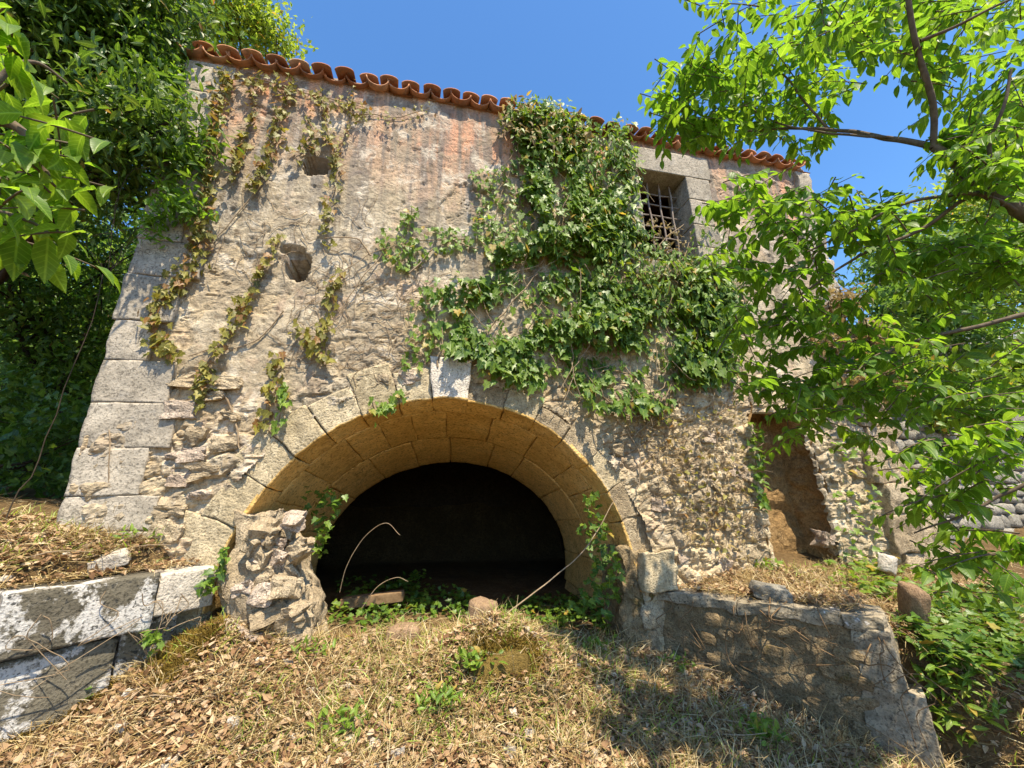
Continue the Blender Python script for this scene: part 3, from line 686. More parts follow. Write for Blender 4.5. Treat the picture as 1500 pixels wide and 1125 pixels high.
# window surround and grille
def ash(x0, x1, z0, z1, y0=-.045, y1=.36, name='window_jamb', seed=0, mat='ashlar'):
    V, F = stone_geo(box_fn(((x0 + x1) / 2, (y0 + y1) / 2, (z0 + z1) / 2), ((x1 - x0) / 2, 0, 0), (0, (y1 - y0) / 2, 0), (0, 0, (z1 - z0) / 2)), 12, .02, .008, 6, seed)
    return obj(name, V, F, m_[mat], house)
ash(2.14, 3.60, 3.95, 4.30, name='window_lintel', seed=700, mat='ashlar')
zj = [2.6, 2.9, 3.22, 3.6, 3.945]
for i in range(4):
    ash(3.215, 3.215 + [.33, .36, .31, .345][i], zj[i] + .004, zj[i + 1] - .004, seed=710 + i)
    ash(2.16 + [.03, 0, .04, 0][i], 2.515, zj[i] + .004, zj[i + 1] - .004, seed=720 + i)
ash(2.3, 3.5, 2.4, 2.595, -.08, .36, 'window_sill', 730)
gr = bpy.data.objects.new('window_grille', None); COL.objects.link(gr); gr.parent = house; gr.location = tuple(np.array([2.86, .17, 3.3]) - org(house)); ORG[gr.name] = np.array([2.86, .17, 3.3])
for i, x_ in enumerate((2.60, 2.765, 2.935, 3.10)):
    P = np.array([(x_ + .01 * math.sin(k * 1.3 + i), .16, 2.6 + k * .135) for k in range(11)])
    V, F = tube_geo(P, .0125, .0125, 6); obj('bar', V, F, m_['rusty_iron'], gr)
for i, z_ in enumerate((2.78, 2.95, 3.12, 3.285, 3.45, 3.62, 3.785)):
    P = np.array([(2.51 + k * .0715, .175 + .004 * math.sin(k + i), z_ + .008 * math.sin(k * .9 + i)) for k in range(11)])
    V, F = tube_geo(P, .011, .011, 6); obj('bar', V, F, m_['rusty_iron'], gr)
# roof: deck, eave mortar and barrel tiles
SL = math.tan(math.radians(17))
deck = obj('roof_deck', np.array([(XL - .1, -.02, 4.44), (XR + .1, -.02, 4.44), (XR + .1, 6.1, 4.44 + 6.12 * SL), (XL - .1, 6.1, 4.44 + 6.12 * SL)]), np.array([(0, 1, 2, 3)]), m_['terracotta'], house)
V, F = stone_geo(box_fn(((XL + XR) / 2, .12, 4.47), ((XR - XL) / 2 - .01, 0, 0), (0, .11, 0), (0, 0, .06)), 20, .0, .01, 4, 750); obj('eave_mortar', V, F, m_['plaster'], house)
def tile_geo(wd_, ht, up, L=.46, taper=.86, thk=.013, k=8):
    V = []
    for t in (0, 1):
        f = 1 if t == 0 else taper
        for layer in (0, 1):
            for i in range(k + 1):
                a = math.pi * i / k; rr_ = (wd_ - thk * layer) * f; hh_ = (ht - thk * layer) * f
                V.append((-rr_ * math.cos(a), t * L, (1 if up else -1) * hh_ * math.sin(a)))
    n = k + 1; F = []
    for i in range(k):
        F += [(i, i + 1, 2 * n + i + 1, 2 * n + i), (n + i + 1, n + i, 3 * n + i, 3 * n + i + 1), (i + 1, i, n + i, n + i + 1), (2 * n + i, 2 * n + i + 1, 3 * n + i + 1, 3 * n + i)]
    F += [(0, n, 3 * n, 2 * n), (k, 2 * n + k, 3 * n + k, n + k)] if False else [(0, 2 * n, 3 * n, n), (k, n + k, 3 * n + k, 2 * n + k)]
    return make_mesh('roof_tile', np.array(V), np.array(F), m_['terracotta'])
pan = tile_geo(.124, .09, False, taper=.9); cov = tile_geo(.1, .046, True, taper=.86)
pitch = .228; nt = int((XR - XL + .05) / pitch); tilt = math.atan(SL)
for row in range(2):
    for i in range(nt):
        for kind in (0, 1):
            x_ = XL + .02 + (i + .5 * kind) * pitch + rng.normal(0, .006)
            y_ = -.11 + row * .36 + rng.normal(0, .014) - (.012 if kind else 0)
            zz = 4.50 + (y_ + .11) * SL + row * .028 + (-.004 if kind else 0.0) + rng.normal(0, .004) + .02 * math.sin(x_ * 1.1 + .5)
            m = Matrix.Translation((x_, y_, zz)) @ Matrix.Rotation(tilt + rng.normal(0, .02), 4, 'X') @ Matrix.Rotation(rng.normal(0, .04), 4, 'Z') @ Matrix.Rotation(rng.normal(0, .06), 4, 'Y')
            link('roof_tile', cov if kind else pan, house, m)
# rough buttress at the right corner
def fn(u, v, w_):
    t = (w_ + 1) / 2
    return np.c_[5.28 + (.62 - .5 * t) * (u + 1) / 2 * 1.0, .25 + v * (.38 - .12 * t), -1.1 + 2.7 * t - .25 * (u + 1) / 2 * t]
V, F = stone_geo(fn, 36, .1, .12, 3.5, 760); V = V + (np.c_[fbm(V, 7, 4, 761), fbm(V, 7, 4, 762), fbm(V, 7, 4, 763)]) * .09
obj('buttress', V, F, m_['rubble'], house)

# ------------------------------------------------------------------ wing walls
class Line:
    def __init__(s, a, b_):
        s.a = np.array(a, float); s.d = np.array(b_, float) - s.a; s.L = np.linalg.norm(s.d); s.d /= s.L
    def fn(s, s0, s1, z0, z1, n0, n1, nrm, za=None):
        """block from s0..s1 along the line, n0..n1 along the normal (outward), z0..z1"""
        nv = np.array(nrm, float)
        def f(u, v, w_):
            ss = s0 + (s1 - s0) * (u + 1) / 2; nn = n0 + (n1 - n0) * (v + 1) / 2; zz = z0 + (z1 - z0) * (w_ + 1) / 2
            if za is not None: zz = zz + za(ss)
            p = s.a[None] + ss[:, None] * s.d + nn[:, None] * nv
            return np.c_[p, zz]
        return f
LW = Line((-1.40, -.05), (-3.6, -2.15)); ln = np.array([-LW.d[1], LW.d[0]]); ln = ln if ln[1] < 0 else -ln
left_wall = thing('retaining_wall', 'low retaining wall of big blocks with white lichen, left of the arch', 'wall', (-2.1, -.6, -1.2))
def lblock(s0, s1, z0, z1, mat, seed, n1=.0, dep=-.42, amp=.02):
    V, F = stone_geo(LW.fn(s0, s1, z0, z1, dep, n1, ln), 12, .05, amp, 4, seed, flip=True); return obj('stone_block', V, F, m_[mat], left_wall)
lblock(.03, .36, -.70, -.445, 'white_stone', 801, .02); lblock(.375, 1.02, -.765, -.435, 'lichen_stone', 802, .03); lblock(1.035, 1.75, -.78, -.43, 'lichen_stone', 803, .01)
lblock(1.77, 2.6, -.79, -.43, 'lichen_stone', 804, .02)
lblock(.20, .48, -1.1, -.715, 'lichen_stone', 805, -.05); lblock(.49, 1.2, -1.35, -.775, 'lichen_stone', 806, -.015); lblock(1.215, 2.0, -1.5, -.79, 'lichen_stone', 807, -.03)
lblock(2.02, 2.7, -1.6, -.8, 'lichen_stone', 808, -.02)

RW = Line((2.12, .02), (3.10, -1.20)); rn = np.array([RW.d[1], -RW.d[0]]); rn = rn if rn[0] < 0 else -rn
right_wall = thing('wing_wall', 'low rubble wing wall in shade with pale coping, right of the arch', 'wall', (2.7, -.7, -1.6))
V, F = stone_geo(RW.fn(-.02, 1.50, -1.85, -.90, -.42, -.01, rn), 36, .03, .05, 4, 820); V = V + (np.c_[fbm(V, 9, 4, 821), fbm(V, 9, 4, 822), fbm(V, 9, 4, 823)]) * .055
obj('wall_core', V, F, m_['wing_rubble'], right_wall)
s0 = .0; i = 0
while s0 < 1.5:
    s1 = min(1.58, s0 + rng.uniform(.6, .9)); V, F = stone_geo(RW.fn(s0 + .001, s1 - .001, -.945, -.862 - rng.uniform(0, .01), -.44, .015, rn), 20, .03, .03, 5, 830 + i); V = V + np.c_[fbm(V, 8, 4, 835), fbm(V, 8, 4, 836), fbm(V, 8, 4, 837)] * .035
    obj('coping_stone', V, F, m_['wing_block'], right_wall); s0 = s1; i += 1
V, F = stone_geo(RW.fn(1.38, 1.61, -1.285, -.93, -.43, .015, rn), 20, .05, .035, 4, 840); V = V + np.c_[fbm(V, 8, 4, 845), fbm(V, 8, 4, 846), fbm(V, 8, 4, 847)] * .025; obj('end_block', V, F, m_['wing_block'], right_wall)
V, F = stone_geo(RW.fn(1.36, 1.70, -1.80, -1.28, -.50, .03, rn), 20, .05, .035, 4, 841); V = V + np.c_[fbm(V, 8, 4, 848), fbm(V, 8, 4, 849), fbm(V, 8, 4, 850)] * .025; obj('end_block', V, F, m_['wing_block'], right_wall)
for i in range(40):
    s_ = rng.uniform(.02, 1.36); z_ = rng.uniform(-1.62, -1.02); p = RW.a + RW.d * s_ + rn * rng.uniform(-.05, -.025)
    V, F = rock_geo((p[0], p[1], z_), (rng.uniform(.05, .13), .05, rng.uniform(.035, .075)), 850 + i, 4, .45, .35, (0, rng.uniform(-.2, .2), math.atan2(RW.d[1], RW.d[0])))
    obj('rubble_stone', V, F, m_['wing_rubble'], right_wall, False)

# dry stone wall right of the house
dry = thing('dry_stone_wall', 'grey dry stone wall behind the leafy branch, right of the house', 'wall', (6.6, .2, -.9))
V, F = stone_geo(box_fn((7.6, .70, -.2), (2.3, .25, 0), (0, .22, 0), (0, 0, 1.05)), 20, .05, .06, 3, 900); obj('wall_core', V, F, m_['dry_stone'], dry)
rows = 0; zz = -1.0; k = 0
while zz < .80:
    h = rng.uniform(.10, .2); x_ = 5.36 + rng.uniform(-.1, .05)
    while x_ < 9.2:
        wd_ = rng.uniform(.14, .42) * (1.0 if x_ < 7.5 else 1.4)
        V, F = rock_geo((x_ + wd_ / 2, .32 + (x_ - 5.3) * .109 + rng.uniform(-.04, .04) - (.04 if zz < -.4 else 0), zz + h / 2), (wd_ / 2 * 1.0, .14, h / 2 * 1.02), 910 + k, 4, .42, .3, (0, rng.uniform(-.12, .12), .11))
        obj('stone', V, F, m_['dry_stone'], dry); x_ += wd_; k += 1
    zz += h * .93
# pale coping of a terrace far behind on the right
P0 = atd(1320, 512, 9.0); P1 = atd(1560, 478, 8.6)
V, F = stone_geo(box_fn((P0 + P1) / 2 + np.array([0, .1, -.05]), (P1 - P0) / 2, (0, .25, 0), (0, 0, .10)), 8, .03, .01, 3, 990)
tag(obj('terrace_coping', V, F, m_['pale_concrete']), 'pale concrete coping glimpsed between leaves behind the dry stone wall', 'coping')
V, F = stone_geo(box_fn((P0 + P1) / 2 + np.array([0, .2, -1.5]), (P1 - P0) / 2 * 1.2, (0, .2, 0), (0, 0, 1.35)), 12, .03, .03, 2, 991)
tag(obj('terrace_wall', V, F, m_['dry_stone']), 'shaded terrace wall under the pale coping at far right', 'wall')

# ------------------------------------------------------------------ loose stones, log, sticks
def loose(name, label, cat, p, size, seed, mat, rnd=.5, amp=.3, rot=None, n=8, group=None):
    V, F = rock_geo((0, 0, 0), size, seed, n, rnd, amp, rot)
    o = obj(name, V, F, m_[mat]); o.location = tuple(p); ORG[o.name] = np.array(p, float); tag(o, label, cat, group); return o
def gpt(x, y, dz=0): return (x, y, float(ground_z(np.array([x]), np.array([y]))[0]) + dz)
def ground_px(px, py):
    dd = R @ np.array([px - 750.0, 562.5 - py, FPX]); t = np.linspace(.6, 9, 1500) / FPX
    P = CAM + t[:, None] * dd; gz = ground_z(P[:, 0], P[:, 1]); k = np.nonzero(P[:, 2] < gz)[0]
    return P[k[0]] if len(k) else P[-1]
p = ground_px(158, 832); loose('loose_stone', 'white pointed stone lying on the wall top near the house corner', 'stone', p + np.array([0, 0, .04]), (.095, .06, .05), 1001, 'white_stone', .25, .3, (.2, -.35, .3))
p = at(706, 905, -.02); loose('boulder', 'rounded brown boulder standing at the mouth of the arch', 'boulder', (p[0], p[1], p[2] - .02), (.11, .09, .15), 1002, 'brown_stone', .5, .4, (.1, .1, .3))
p = ground_px(735, 985); loose('mossy_rock', 'ochre mossy hump of rock in the middle of the dry grass', 'rock', (p[0], p[1] + .1, p[2] - .04), (.22, .15, .13), 1003, 'mossy', .6, .2, (0, 0, .2))
p = ground_px(590, 935); loose('mossy_rock', 'small mossy rock with ivy left of the brown boulder', 'rock', (p[0], p[1] + .05, p[2] - .0), (.13, .1, .08), 1004, 'brown_stone', .7, .2)
p = ground_px(860, 985); loose('mossy_rock', 'small mossy rock with pale patch right of the mossy hump', 'rock', (p[0], p[1] + .03, p[2] - .01), (.09, .08, .05), 1005, 'mossy', .7, .2)
p = ground_px(630, 1003); loose('loose_stone', 'small pale pebble in dry grass below the mossy hump', 'stone', p, (.022, .02, .02), 1006, 'white_stone', .5, .2)
q = RW.a + RW.d * .92 - rn * .16; loose('loose_stone', 'flat grey stone resting on top of the right wing wall', 'stone', (q[0], q[1], -.80), (.14, .09, .055), 1007, 'dry_stone', .35, .3, (.1, .12, -.7))
p = at(1300, 826, -.35); loose('loose_stone', 'pale pinkish stone by the foot of the house right corner', 'stone', (p[0], p[1], p[2]), (.08, .06, .085), 1008, 'white_stone', .3, .25, (.2, .3, .4))
p = at(1145, 855, -.9); 
q = RW.a + RW.d * 1.78 - rn * .5; loose('loose_stone', 'brown rounded stone leaning beside the right wing wall end', 'stone', gpt(q[0], q[1], .12), (.07, .1, .2), 1009, 'brown_stone', .6, .25, (.3, .1, -.6))
A = at(497, 884, .75); B = at(592, 872, .85)
V, F = stone_geo(box_fn((A + B) / 2, (B - A) / 2, (0, .06, 0), (0, 0, .045)), 8, .1, .012, 8, 1020); tag(obj('timber_beam', V, F, m_['old_timber']), 'old squared timber lying inside the dark arch on the left', 'beam')
def stick(name, label, cat, P, r0, r1, mat='vine_stem', wob=.01):
    V, F = tube_geo(smooth_path(P, 8), r0, r1, 6, wob, int(abs(P[0][0]) * 100)); o = obj(name, V, F, m_[mat]); tag(o, label, cat); return o
stick('dry_stick', 'long thin dry stick leaning across the right side of the arch', 'stick', [at(905, 724, -.12), at(862, 798, -.13), at(805, 850, -.15), at(740, 902, -.22)], .0045, .006)
stick('bramble_cane', 'thin arching bramble cane against the dark inside of the arch', 'cane', [at(497, 868, .3), at(510, 825, .25), at(535, 785, .2), at(565, 766, .12), at(586, 784, .05)], .0035, .002)
stick('bramble_cane', 'short curved cane beside the timber in the arch', 'cane', [at(530, 890, .3), at(552, 860, .28), at(580, 846, .25), at(597, 852, .2)], .0035, .002)

# ------------------------------------------------------------------ ivy and climbers
def wall_leaf(P2, off, size, jit=.55, down=1.0):
    """leaves on the facade: P2 pixel points, off distance out from the wall"""
    n = len(P2); pos = at_many(P2, -np.asarray(off)); dd = facade_d(pos[:, 0], pos[:, 2]); pos[:, 1] -= np.clip(dd, -.05, .1)
    tip = np.c_[rng.normal(0, .5, n), rng.normal(-.25, .25, n), -down + rng.normal(0, .45, n)]
    nrm = np.c_[rng.normal(.15, jit, n), np.full(n, -1.0), rng.normal(.55, jit, n)]
    return pos, tip, nrm, size
ivy = thing('ivy', 'thick mass of green ivy hanging from the eave beside the window', 'ivy', (1.6, 0, -.3))
core = [(742, 168), (800, 160), (868, 192), (905, 196), (932, 262), (925, 330), (1000, 365), (1070, 385), (1092, 440), (1085, 520), (1050, 560), (990, 580), (925, 592), (850, 566), (785, 560), (700, 545), (645, 495), (640, 425), (715, 392), (785, 345), (765, 260), (735, 195)]
P2 = sample_poly(core, 15500); wv_ = np.c_[P2 / 55.0, np.zeros(len(P2))]; P2 = P2 + np.c_[fbm(wv_, 1, 3, 301), fbm(wv_, 1, 3, 302)] * 30 + rng.normal(0, 9, P2.shape); Q = np.c_[P2 / 70.0, np.zeros(len(P2))]
dens = fbm(Q, 1.0, 3, 21); keep = dens + rng.normal(0, .16, len(P2)) > -.19
keep &= ~((P2[:, 0] > 630) & (P2[:, 0] < 704) & (P2[:, 1] > 522))
gapz = [(735, 465, 55, 30), (700, 380, 30, 26), (880, 500, 26, 22), (968, 490, 26, 30), (900, 575, 30, 16), (822, 290, 16, 50), (640, 470, 25, 40), (755, 320, 34, 40), (810, 450, 30, 16)]
for gx_, gy_, ga, gb in gapz: keep &= ~((((P2[:, 0] - gx_) / ga) ** 2 + ((P2[:, 1] - gy_) / gb) ** 2 < 1) & (rng.random(len(P2)) < .8))
P2 = P2[keep]; n = len(P2)
thick = .05 + .32 * np.clip(fbm(np.c_[P2 / 70.0, np.zeros(n)], 1.0, 3, 21) + .25, 0, 1)
off = .01 + rng.random(n) * thick + .02; size = rng.uniform(.04, .115, n)
lim = (P2[:, 1] < 400 + rng.normal(0, 60, n)) & (P2[:, 0] > 790 + rng.normal(0, 30, n)) & (P2[:, 0] < 915 + rng.normal(0, 25, n)) | (rng.random(n) < .34)
a = wall_leaf(P2, off, size)
leaves(ivy, T_IVY, a[0][~lim], a[1][~lim], a[2][~lim], size[~lim], m_['ivy_green'], 200)
leaves(ivy, T_IVY, a[0][lim], a[1][lim], a[2][lim], size[lim], m_['ivy_lime'], 100)
# lush compound-leaf climber by the window and over the eave
P2 = np.vstack([sample_poly([(868, 196), (925, 190), (945, 260), (935, 330), (950, 420), (880, 420), (850, 330), (855, 250)], 420), sample_poly([(740, 150), (800, 140), (860, 172), (905, 178), (925, 205), (880, 250), (800, 230), (742, 195)], 420),
                sample_poly([(935, 350), (1062, 385), (1085, 470), (1010, 460), (940, 420)], 420), sample_poly([(1015, 330), (1050, 300), (1060, 400), (1010, 390)], 60)])
n = len(P2); off = rng.uniform(.05, .24, n); size = rng.uniform(.07, .12, n); a = wall_leaf(P2, off, size, .7, .7)
leaves(ivy, T_LONG, a[0], a[1], a[2], size, m_['ivy_lime'])
P2 = sample_poly([(735, 150), (760, 140), (850, 170), (870, 185), (860, 220), (800, 215), (735, 195)], 260); n = len(P2); size = rng.uniform(.05, .1, n); a = wall_leaf(P2, rng.uniform(.1, .24, n), size, .8, .3); leaves(ivy, T_OV2, a[0], a[1], a[2], size, m_['ivy_dry'], rest='dry_foliage')
# shoots standing up over the tiles
P2 = np.vstack([sample_poly([(745, 150), (775, 138), (800, 150), (790, 170), (750, 165)], 60), sample_poly([(895, 185), (905, 168), (925, 195), (910, 205)], 35), sample_poly([(800, 160), (860, 172), (855, 190), (805, 180)], 60)])
n = len(P2); pos = at_many(P2, -.2); leaves(ivy, T_LONG, pos, np.c_[rng.normal(0, .6, n), rng.normal(-.2, .3, n), rng.normal(.5, .5, n)], rand_dirs(n) + np.array([0, -.4, .6]), rng.uniform(.05, .09, n), m_['ivy_lime'], rest='shoot_foliage')
# dry tangle in front of the grille
P2 = sample_poly([(935, 320), (1010, 330), (1020, 400), (930, 410)], 260); n = len(P2); size = rng.uniform(.03, .07, n); a = wall_leaf(P2, rng.uniform(.0, .14, n), size, .9, .4); leaves(ivy, T_OV2, a[0], a[1], a[2], size, m_['ivy_dry'], rest='dry_foliage')
st_ = []
def stem_px(P, Y=-.04, r0=.008, r1=.005, wob=.02, sd=0):
    Q_ = at_many(np.array(P, float), Y); dd = facade_d(Q_[:, 0], Q_[:, 2]); Q_[:, 1] -= np.clip(dd, -.03, .1)
    return tube_geo(smooth_path(Q_, 6), r0, r1, 5, wob, sd)
for i, P in enumerate([[(845, 470), (848, 520), (838, 545), (850, 580), (840, 600)], [(700, 530), (720, 480), (760, 430), (800, 380), (830, 300), (812, 230)], [(930, 640), (960, 600), (930, 560), (900, 500), (880, 420)], [(812, 190), (805, 240), (797, 280)],
                       [(890, 600), (930, 650), (935, 700), (930, 720)], [(640, 540), (650, 500), (640, 470)], [(985, 560), (975, 600), (940, 640)], [(600, 400), (640, 360), (690, 350)], [(880, 580), (920, 610), (965, 590), (985, 560)],
                       [(545, 375), (520, 350), (470, 350)], [(940, 345), (960, 380), (990, 395), (1012, 350)], [(945, 395), (975, 350), (1000, 330)], [(860, 560), (900, 540), (945, 560), (960, 590)]]):
    st_.append(stem_px(P, -.05, .009, .005, .03, 40 + i))
for i in range(130):
    q0 = sample_poly(core, 1)[0]; ang = rng.uniform(-2.6, -.5); L = rng.uniform(30, 110)
    Pp = [q0, q0 + np.array([math.cos(ang), -math.sin(ang)]) * L * .5 + rng.normal(0, 8, 2), q0 + np.array([math.cos(ang), -math.sin(ang)]) * L + rng.normal(0, 15, 2)]
    Wp = at_many(np.array(Pp), 0.0)
    if (np.hypot(Wp[:, 0] - ACX, Wp[:, 2] - ACZ) < 1.95).any(): continue
    st_.append(stem_px(Pp, -rng.uniform(.02, .12), .005, .003, .03, 70 + i))
V, F = merge(st_); obj('stems', V, F, m_['vine_stem'], ivy)['kind'] = 'stuff'
P2 = np.vstack([sample_poly([(555, 335), (610, 330), (695, 335), (700, 362), (640, 372), (590, 395), (550, 372)], 150), sample_poly([(590, 300), (612, 300), (605, 335), (585, 335)], 22), sample_poly([(690, 250), (760, 230), (775, 340), (720, 395), (690, 330)], 260), sample_poly([(600, 420), (640, 420), (640, 540), (590, 540)], 60)])
n = len(P2); size = rng.uniform(.045, .08, n); a = wall_leaf(P2, rng.uniform(.02, .08, n), size); 
arm = thing('ivy', 'thin sprays of ivy reaching left from the main ivy at mid wall', 'ivy', at(640, 540, 0)); leaves(arm, T_IVY, a[0], a[1], a[2], size, m_['ivy_lime'], 300)
V, F = merge([stem_px(P, -.04, .006, .004, .02, i) for i, P in enumerate([[(700, 365), (640, 350), (560, 365), (500, 400)], [(600, 335), (602, 300)], [(720, 380), (730, 300), (750, 240)], [(560, 370), (520, 420), (490, 470)]])]); obj('stem', V, F, m_['vine_stem'], arm)

def patch(name, label, cat, poly, n, Y, T, mat, smin, smax, singles=0, group=None, up=.4):
    P2 = sample_poly(poly, n); Yv = rng.uniform(Y[0], Y[1], n); pos = at_many(P2, Yv); t = thing(name, label, cat, pos[np.argmin(pos[:, 2])], group)
    leaves(t, T, pos, np.c_[rng.normal(0, .7, n), rng.normal(-.4, .5, n), rng.normal(-.3, .5, n)], np.c_[rng.normal(0, .5, n), rng.normal(-.6, .4, n), rng.normal(up + .3, .5, n)], rng.uniform(smin, smax, n), m_[mat], singles); return t
vines = [('vine of olive ivy leaves down the facade nearest the left corner', [(330, 100), (322, 150), (312, 200), (308, 250), (300, 300), (288, 350)], 190, 13),
         ('second ivy vine from the corner, hanging under the eave', [(372, 105), (368, 160), (355, 210), (343, 262)], 70, 9),
         ('third ivy vine from the corner, brownish leaves, slanting down left', [(425, 120), (412, 160), (404, 200), (388, 240), (372, 275)], 100, 10),
         ('ivy vine running down past the upper square hole', [(470, 135), (480, 190), (488, 230), (492, 270), (478, 315), (480, 360)], 85, 9),
         ('thin ivy vine of tiny leaves slanting from the eave to the upper hole', [(518, 120), (512, 165), (505, 200), (488, 230)], 60, 4),
         ('short thin ivy trail running level under the eave', [(515, 172), (550, 168), (580, 172), (630, 160)], 45, 4),
         ('dense olive ivy clump over the corner stones at mid height', [(300, 345), (275, 390), (250, 420), (228, 460), (232, 500), (258, 520)], 150, 16),
         ('ivy vine with bare woody stem below the olive clump', [(350, 440), (345, 470), (310, 520), (295, 550), (290, 590)], 75, 10),
         ('sparse ivy trail left of the lower square hole', [(410, 345), (395, 375), (378, 395), (365, 430), (350, 470)], 40, 6),
         ('ivy trail right of the lower square hole', [(500, 400), (485, 430), (478, 465), (470, 500)], 50, 9),
         ('small ivy cluster on bare plaster above the arch left side', [(432, 480), (450, 495), (465, 515), (480, 520)], 32, 8),
         ('withered ivy strand above the left voussoirs', [(408, 520), (400, 555), (392, 590), (385, 625)], 40, 8),
         ('fresh light green ivy sprig at the arch edge left of the keystone', [(600, 575), (575, 590), (553, 603), (545, 585)], 26, 5),
         ('bright small sprig of leaves above the left voussoirs', [(405, 625), (415, 590), (408, 565), (422, 585)], 18, 7),
         ('ivy trail slanting between the upper hole and the pink plaster', [(445, 165), (460, 195), (452, 215), (425, 225)], 32, 6),
         ('ivy leaves tucked right under the eave tiles at left', [(330, 118), (385, 118), (440, 135), (500, 150), (540, 160)], 70, 8)]
for i, (lab, path, nl_, wpx) in enumerate(vines):
    pth = smooth_path(np.array(path, float), 8); t = thing('ivy_vine', lab, 'ivy', at(*path[-1], 0), 'ivy vines trailing over the plaster')
    V, F = stem_px(path, -.025, .006, .004, .012, 100 + i); obj('stem', V, F, m_['vine_stem'], t)
    nl_ = int(nl_ * 1.35); k = rng.integers(0, len(pth), nl_); P2 = pth[k] + np.c_[rng.normal(0, wpx * .62, nl_), rng.normal(0, 7, nl_)]
    size = rng.uniform(.045, .085, nl_) * (.6 if wpx < 5 else 1); a = wall_leaf(P2, rng.uniform(.02, .09, nl_), size, .7)
    leaves(t, T_IVY, a[0], a[1], a[2], size, m_['ivy_lime' if i in (12, 13) else 'ivy_olive'], 300)
patch('dry_creeper', 'withered leaves and tendrils below the ivy right of the arch', 'creeper', [(900, 590), (1080, 560), (1100, 680), (1110, 830), (1000, 800), (960, 700)], 420, (-.12, -.03), T_OV2, 'ivy_dry', .025, .06)
patch('creeper', 'sparse yellowing creeper leaves left of the blocked doorway', 'creeper', [(960, 600), (1085, 580), (1105, 760), (1060, 820), (1000, 760)], 110, (-.14, -.05), T_IVY, 'ivy_olive', .035, .065, 110)
# bare woody stems clinging to the plaster
for i, (lab, P, r0) in enumerate([('pale bare woody stem snaking down to the left voussoirs', [(305, 540), (330, 580), (345, 620), (352, 655), (345, 640)][:4], .011), ('thin bare stem crossing the plaster from the lower hole to the corner', [(415, 455), (385, 490), (345, 510), (310, 510), (275, 520)], .007),
                             ('fine vertical root line on the lower corner stones', [(158, 612), (165, 660), (160, 720), (150, 770)], .005), ('thin bare stem slanting over the upper left plaster', [(395, 255), (360, 300), (320, 345), (300, 370)], .006), ('thin dry stem over the right lower plaster', [(1060, 720), (1045, 760), (1035, 800)], .006)]):
    V, F = stem_px(P, -.02, r0, r0 * .6, .015, 140 + i); tag(obj('woody_stem', V, F, m_['vine_stem']), lab, 'stem')
# fine dead root mat over the plaster
rt = thing('dead_roots', 'mat of fine dead ivy roots on bare plaster above the arch', 'roots', at(560, 500, 0)); L = []
for i in range(400):
    if i >= 230: q0 = sample_poly([(900, 590), (1090, 570), (1110, 830), (985, 800), (930, 690)], 1)[0]
    elif i < 150: q0 = sample_poly([(500, 400), (640, 400), (640, 540), (480, 560), (400, 520), (420, 440)], 1)[0]
    elif i < 190: q0 = sample_poly([(960, 590), (1090, 600), (1110, 820), (960, 780)], 1)[0]
    else: q0 = sample_poly([(300, 280), (560, 300), (520, 420), (320, 440)], 1)[0]
    a0 = rng.uniform(0, 6.28); pts = [q0]; 
    for s_ in range(4):
        a0 += rng.normal(0, .8); pts.append(pts[-1] + np.array([math.cos(a0), math.sin(a0)]) * rng.uniform(7, 16))
    L.append(stem_px(pts, -.012, .003, .002, .0, i))
V, F = merge(L); o = obj('root_mat', V, F, m_['vine_stem'], rt); o['kind'] = 'stuff'

patch('ivy', 'dark ivy hanging down the right jamb of the arch', 'ivy', [(855, 715), (880, 720), (895, 790), (915, 850), (905, 900), (860, 905), (835, 880), (870, 830), (850, 780)], 190, (-.12, .1), T_IVY, 'ivy_green', .05, .085, 150)
patch('ivy', 'dark ivy at the left haunch inside the arch', 'ivy', [(440, 710), (510, 720), (490, 760), (470, 830), (455, 800), (450, 750)], 90, (.2, .5), T_IVY, 'ivy_green', .05, .08, 90)
patch('ivy', 'ivy trailing over the white block beside the broken pier', 'ivy', [(325, 800), (340, 795), (330, 830), (308, 870), (290, 868), (305, 840)], 40, (-.22, -.12), T_IVY, 'ivy_green', .045, .07, 60)
patch('ivy', 'ivy tuft under the white block of the left retaining wall', 'ivy', [(205, 925), (245, 920), (240, 945), (215, 965)], 26, (-.42, -.32), T_IVY, 'ivy_lime', .04, .06, 40)
patch('ivy', 'ivy strip along the left edge of the blocked doorway', 'ivy', [(1100, 610), (1120, 640), (1118, 700), (1130, 760), (1110, 740), (1095, 650)], 90, (-.12, -.02), T_IVY, 'ivy_green', .05, .09, 90)
patch('ivy', 'ivy scattered over the wall right of the blocked doorway', 'ivy', [(1215, 640), (1290, 650), (1290, 800), (1225, 820)], 70, (-.2, -.08), T_IVY, 'ivy_lime', .05, .09, 70)
def ground_patch(name, label, cat, poly, n, h0, h1, T, mat, smin, smax, singles=0, stuff=False):
    P2 = sample_poly(poly, max(60, n // 12)); G_ = np.array([ground_px(*q) for q in P2]); k = rng.integers(0, len(G_), n)
    pos = G_[k] + np.c_[rng.normal(0, .06, n), rng.normal(0, .06, n), rng.uniform(h0, h1, n)]
    pos[:, 2] = np.maximum(pos[:, 2], ground_z(pos[:, 0], pos[:, 1]) + .015)
    t = thing(name, label, cat, G_[0]); leaves(t, T, pos, np.c_[rng.normal(0, 1, n), rng.normal(-.3, 1, n), rng.normal(0, .4, n)], np.c_[rng.normal(0, .5, n), rng.normal(-.3, .5, n), np.full(n, 1.0)], rng.uniform(smin, smax, n), m_[mat], singles); return t
ground_patch('ground_ivy', 'dark ground ivy carpeting the shaded floor of the arch', 'ivy', [(480, 860), (600, 850), (690, 880), (680, 915), (560, 920), (480, 920)], 900, .0, .12, T_IVY, 'ivy_green', .04, .075, 200)
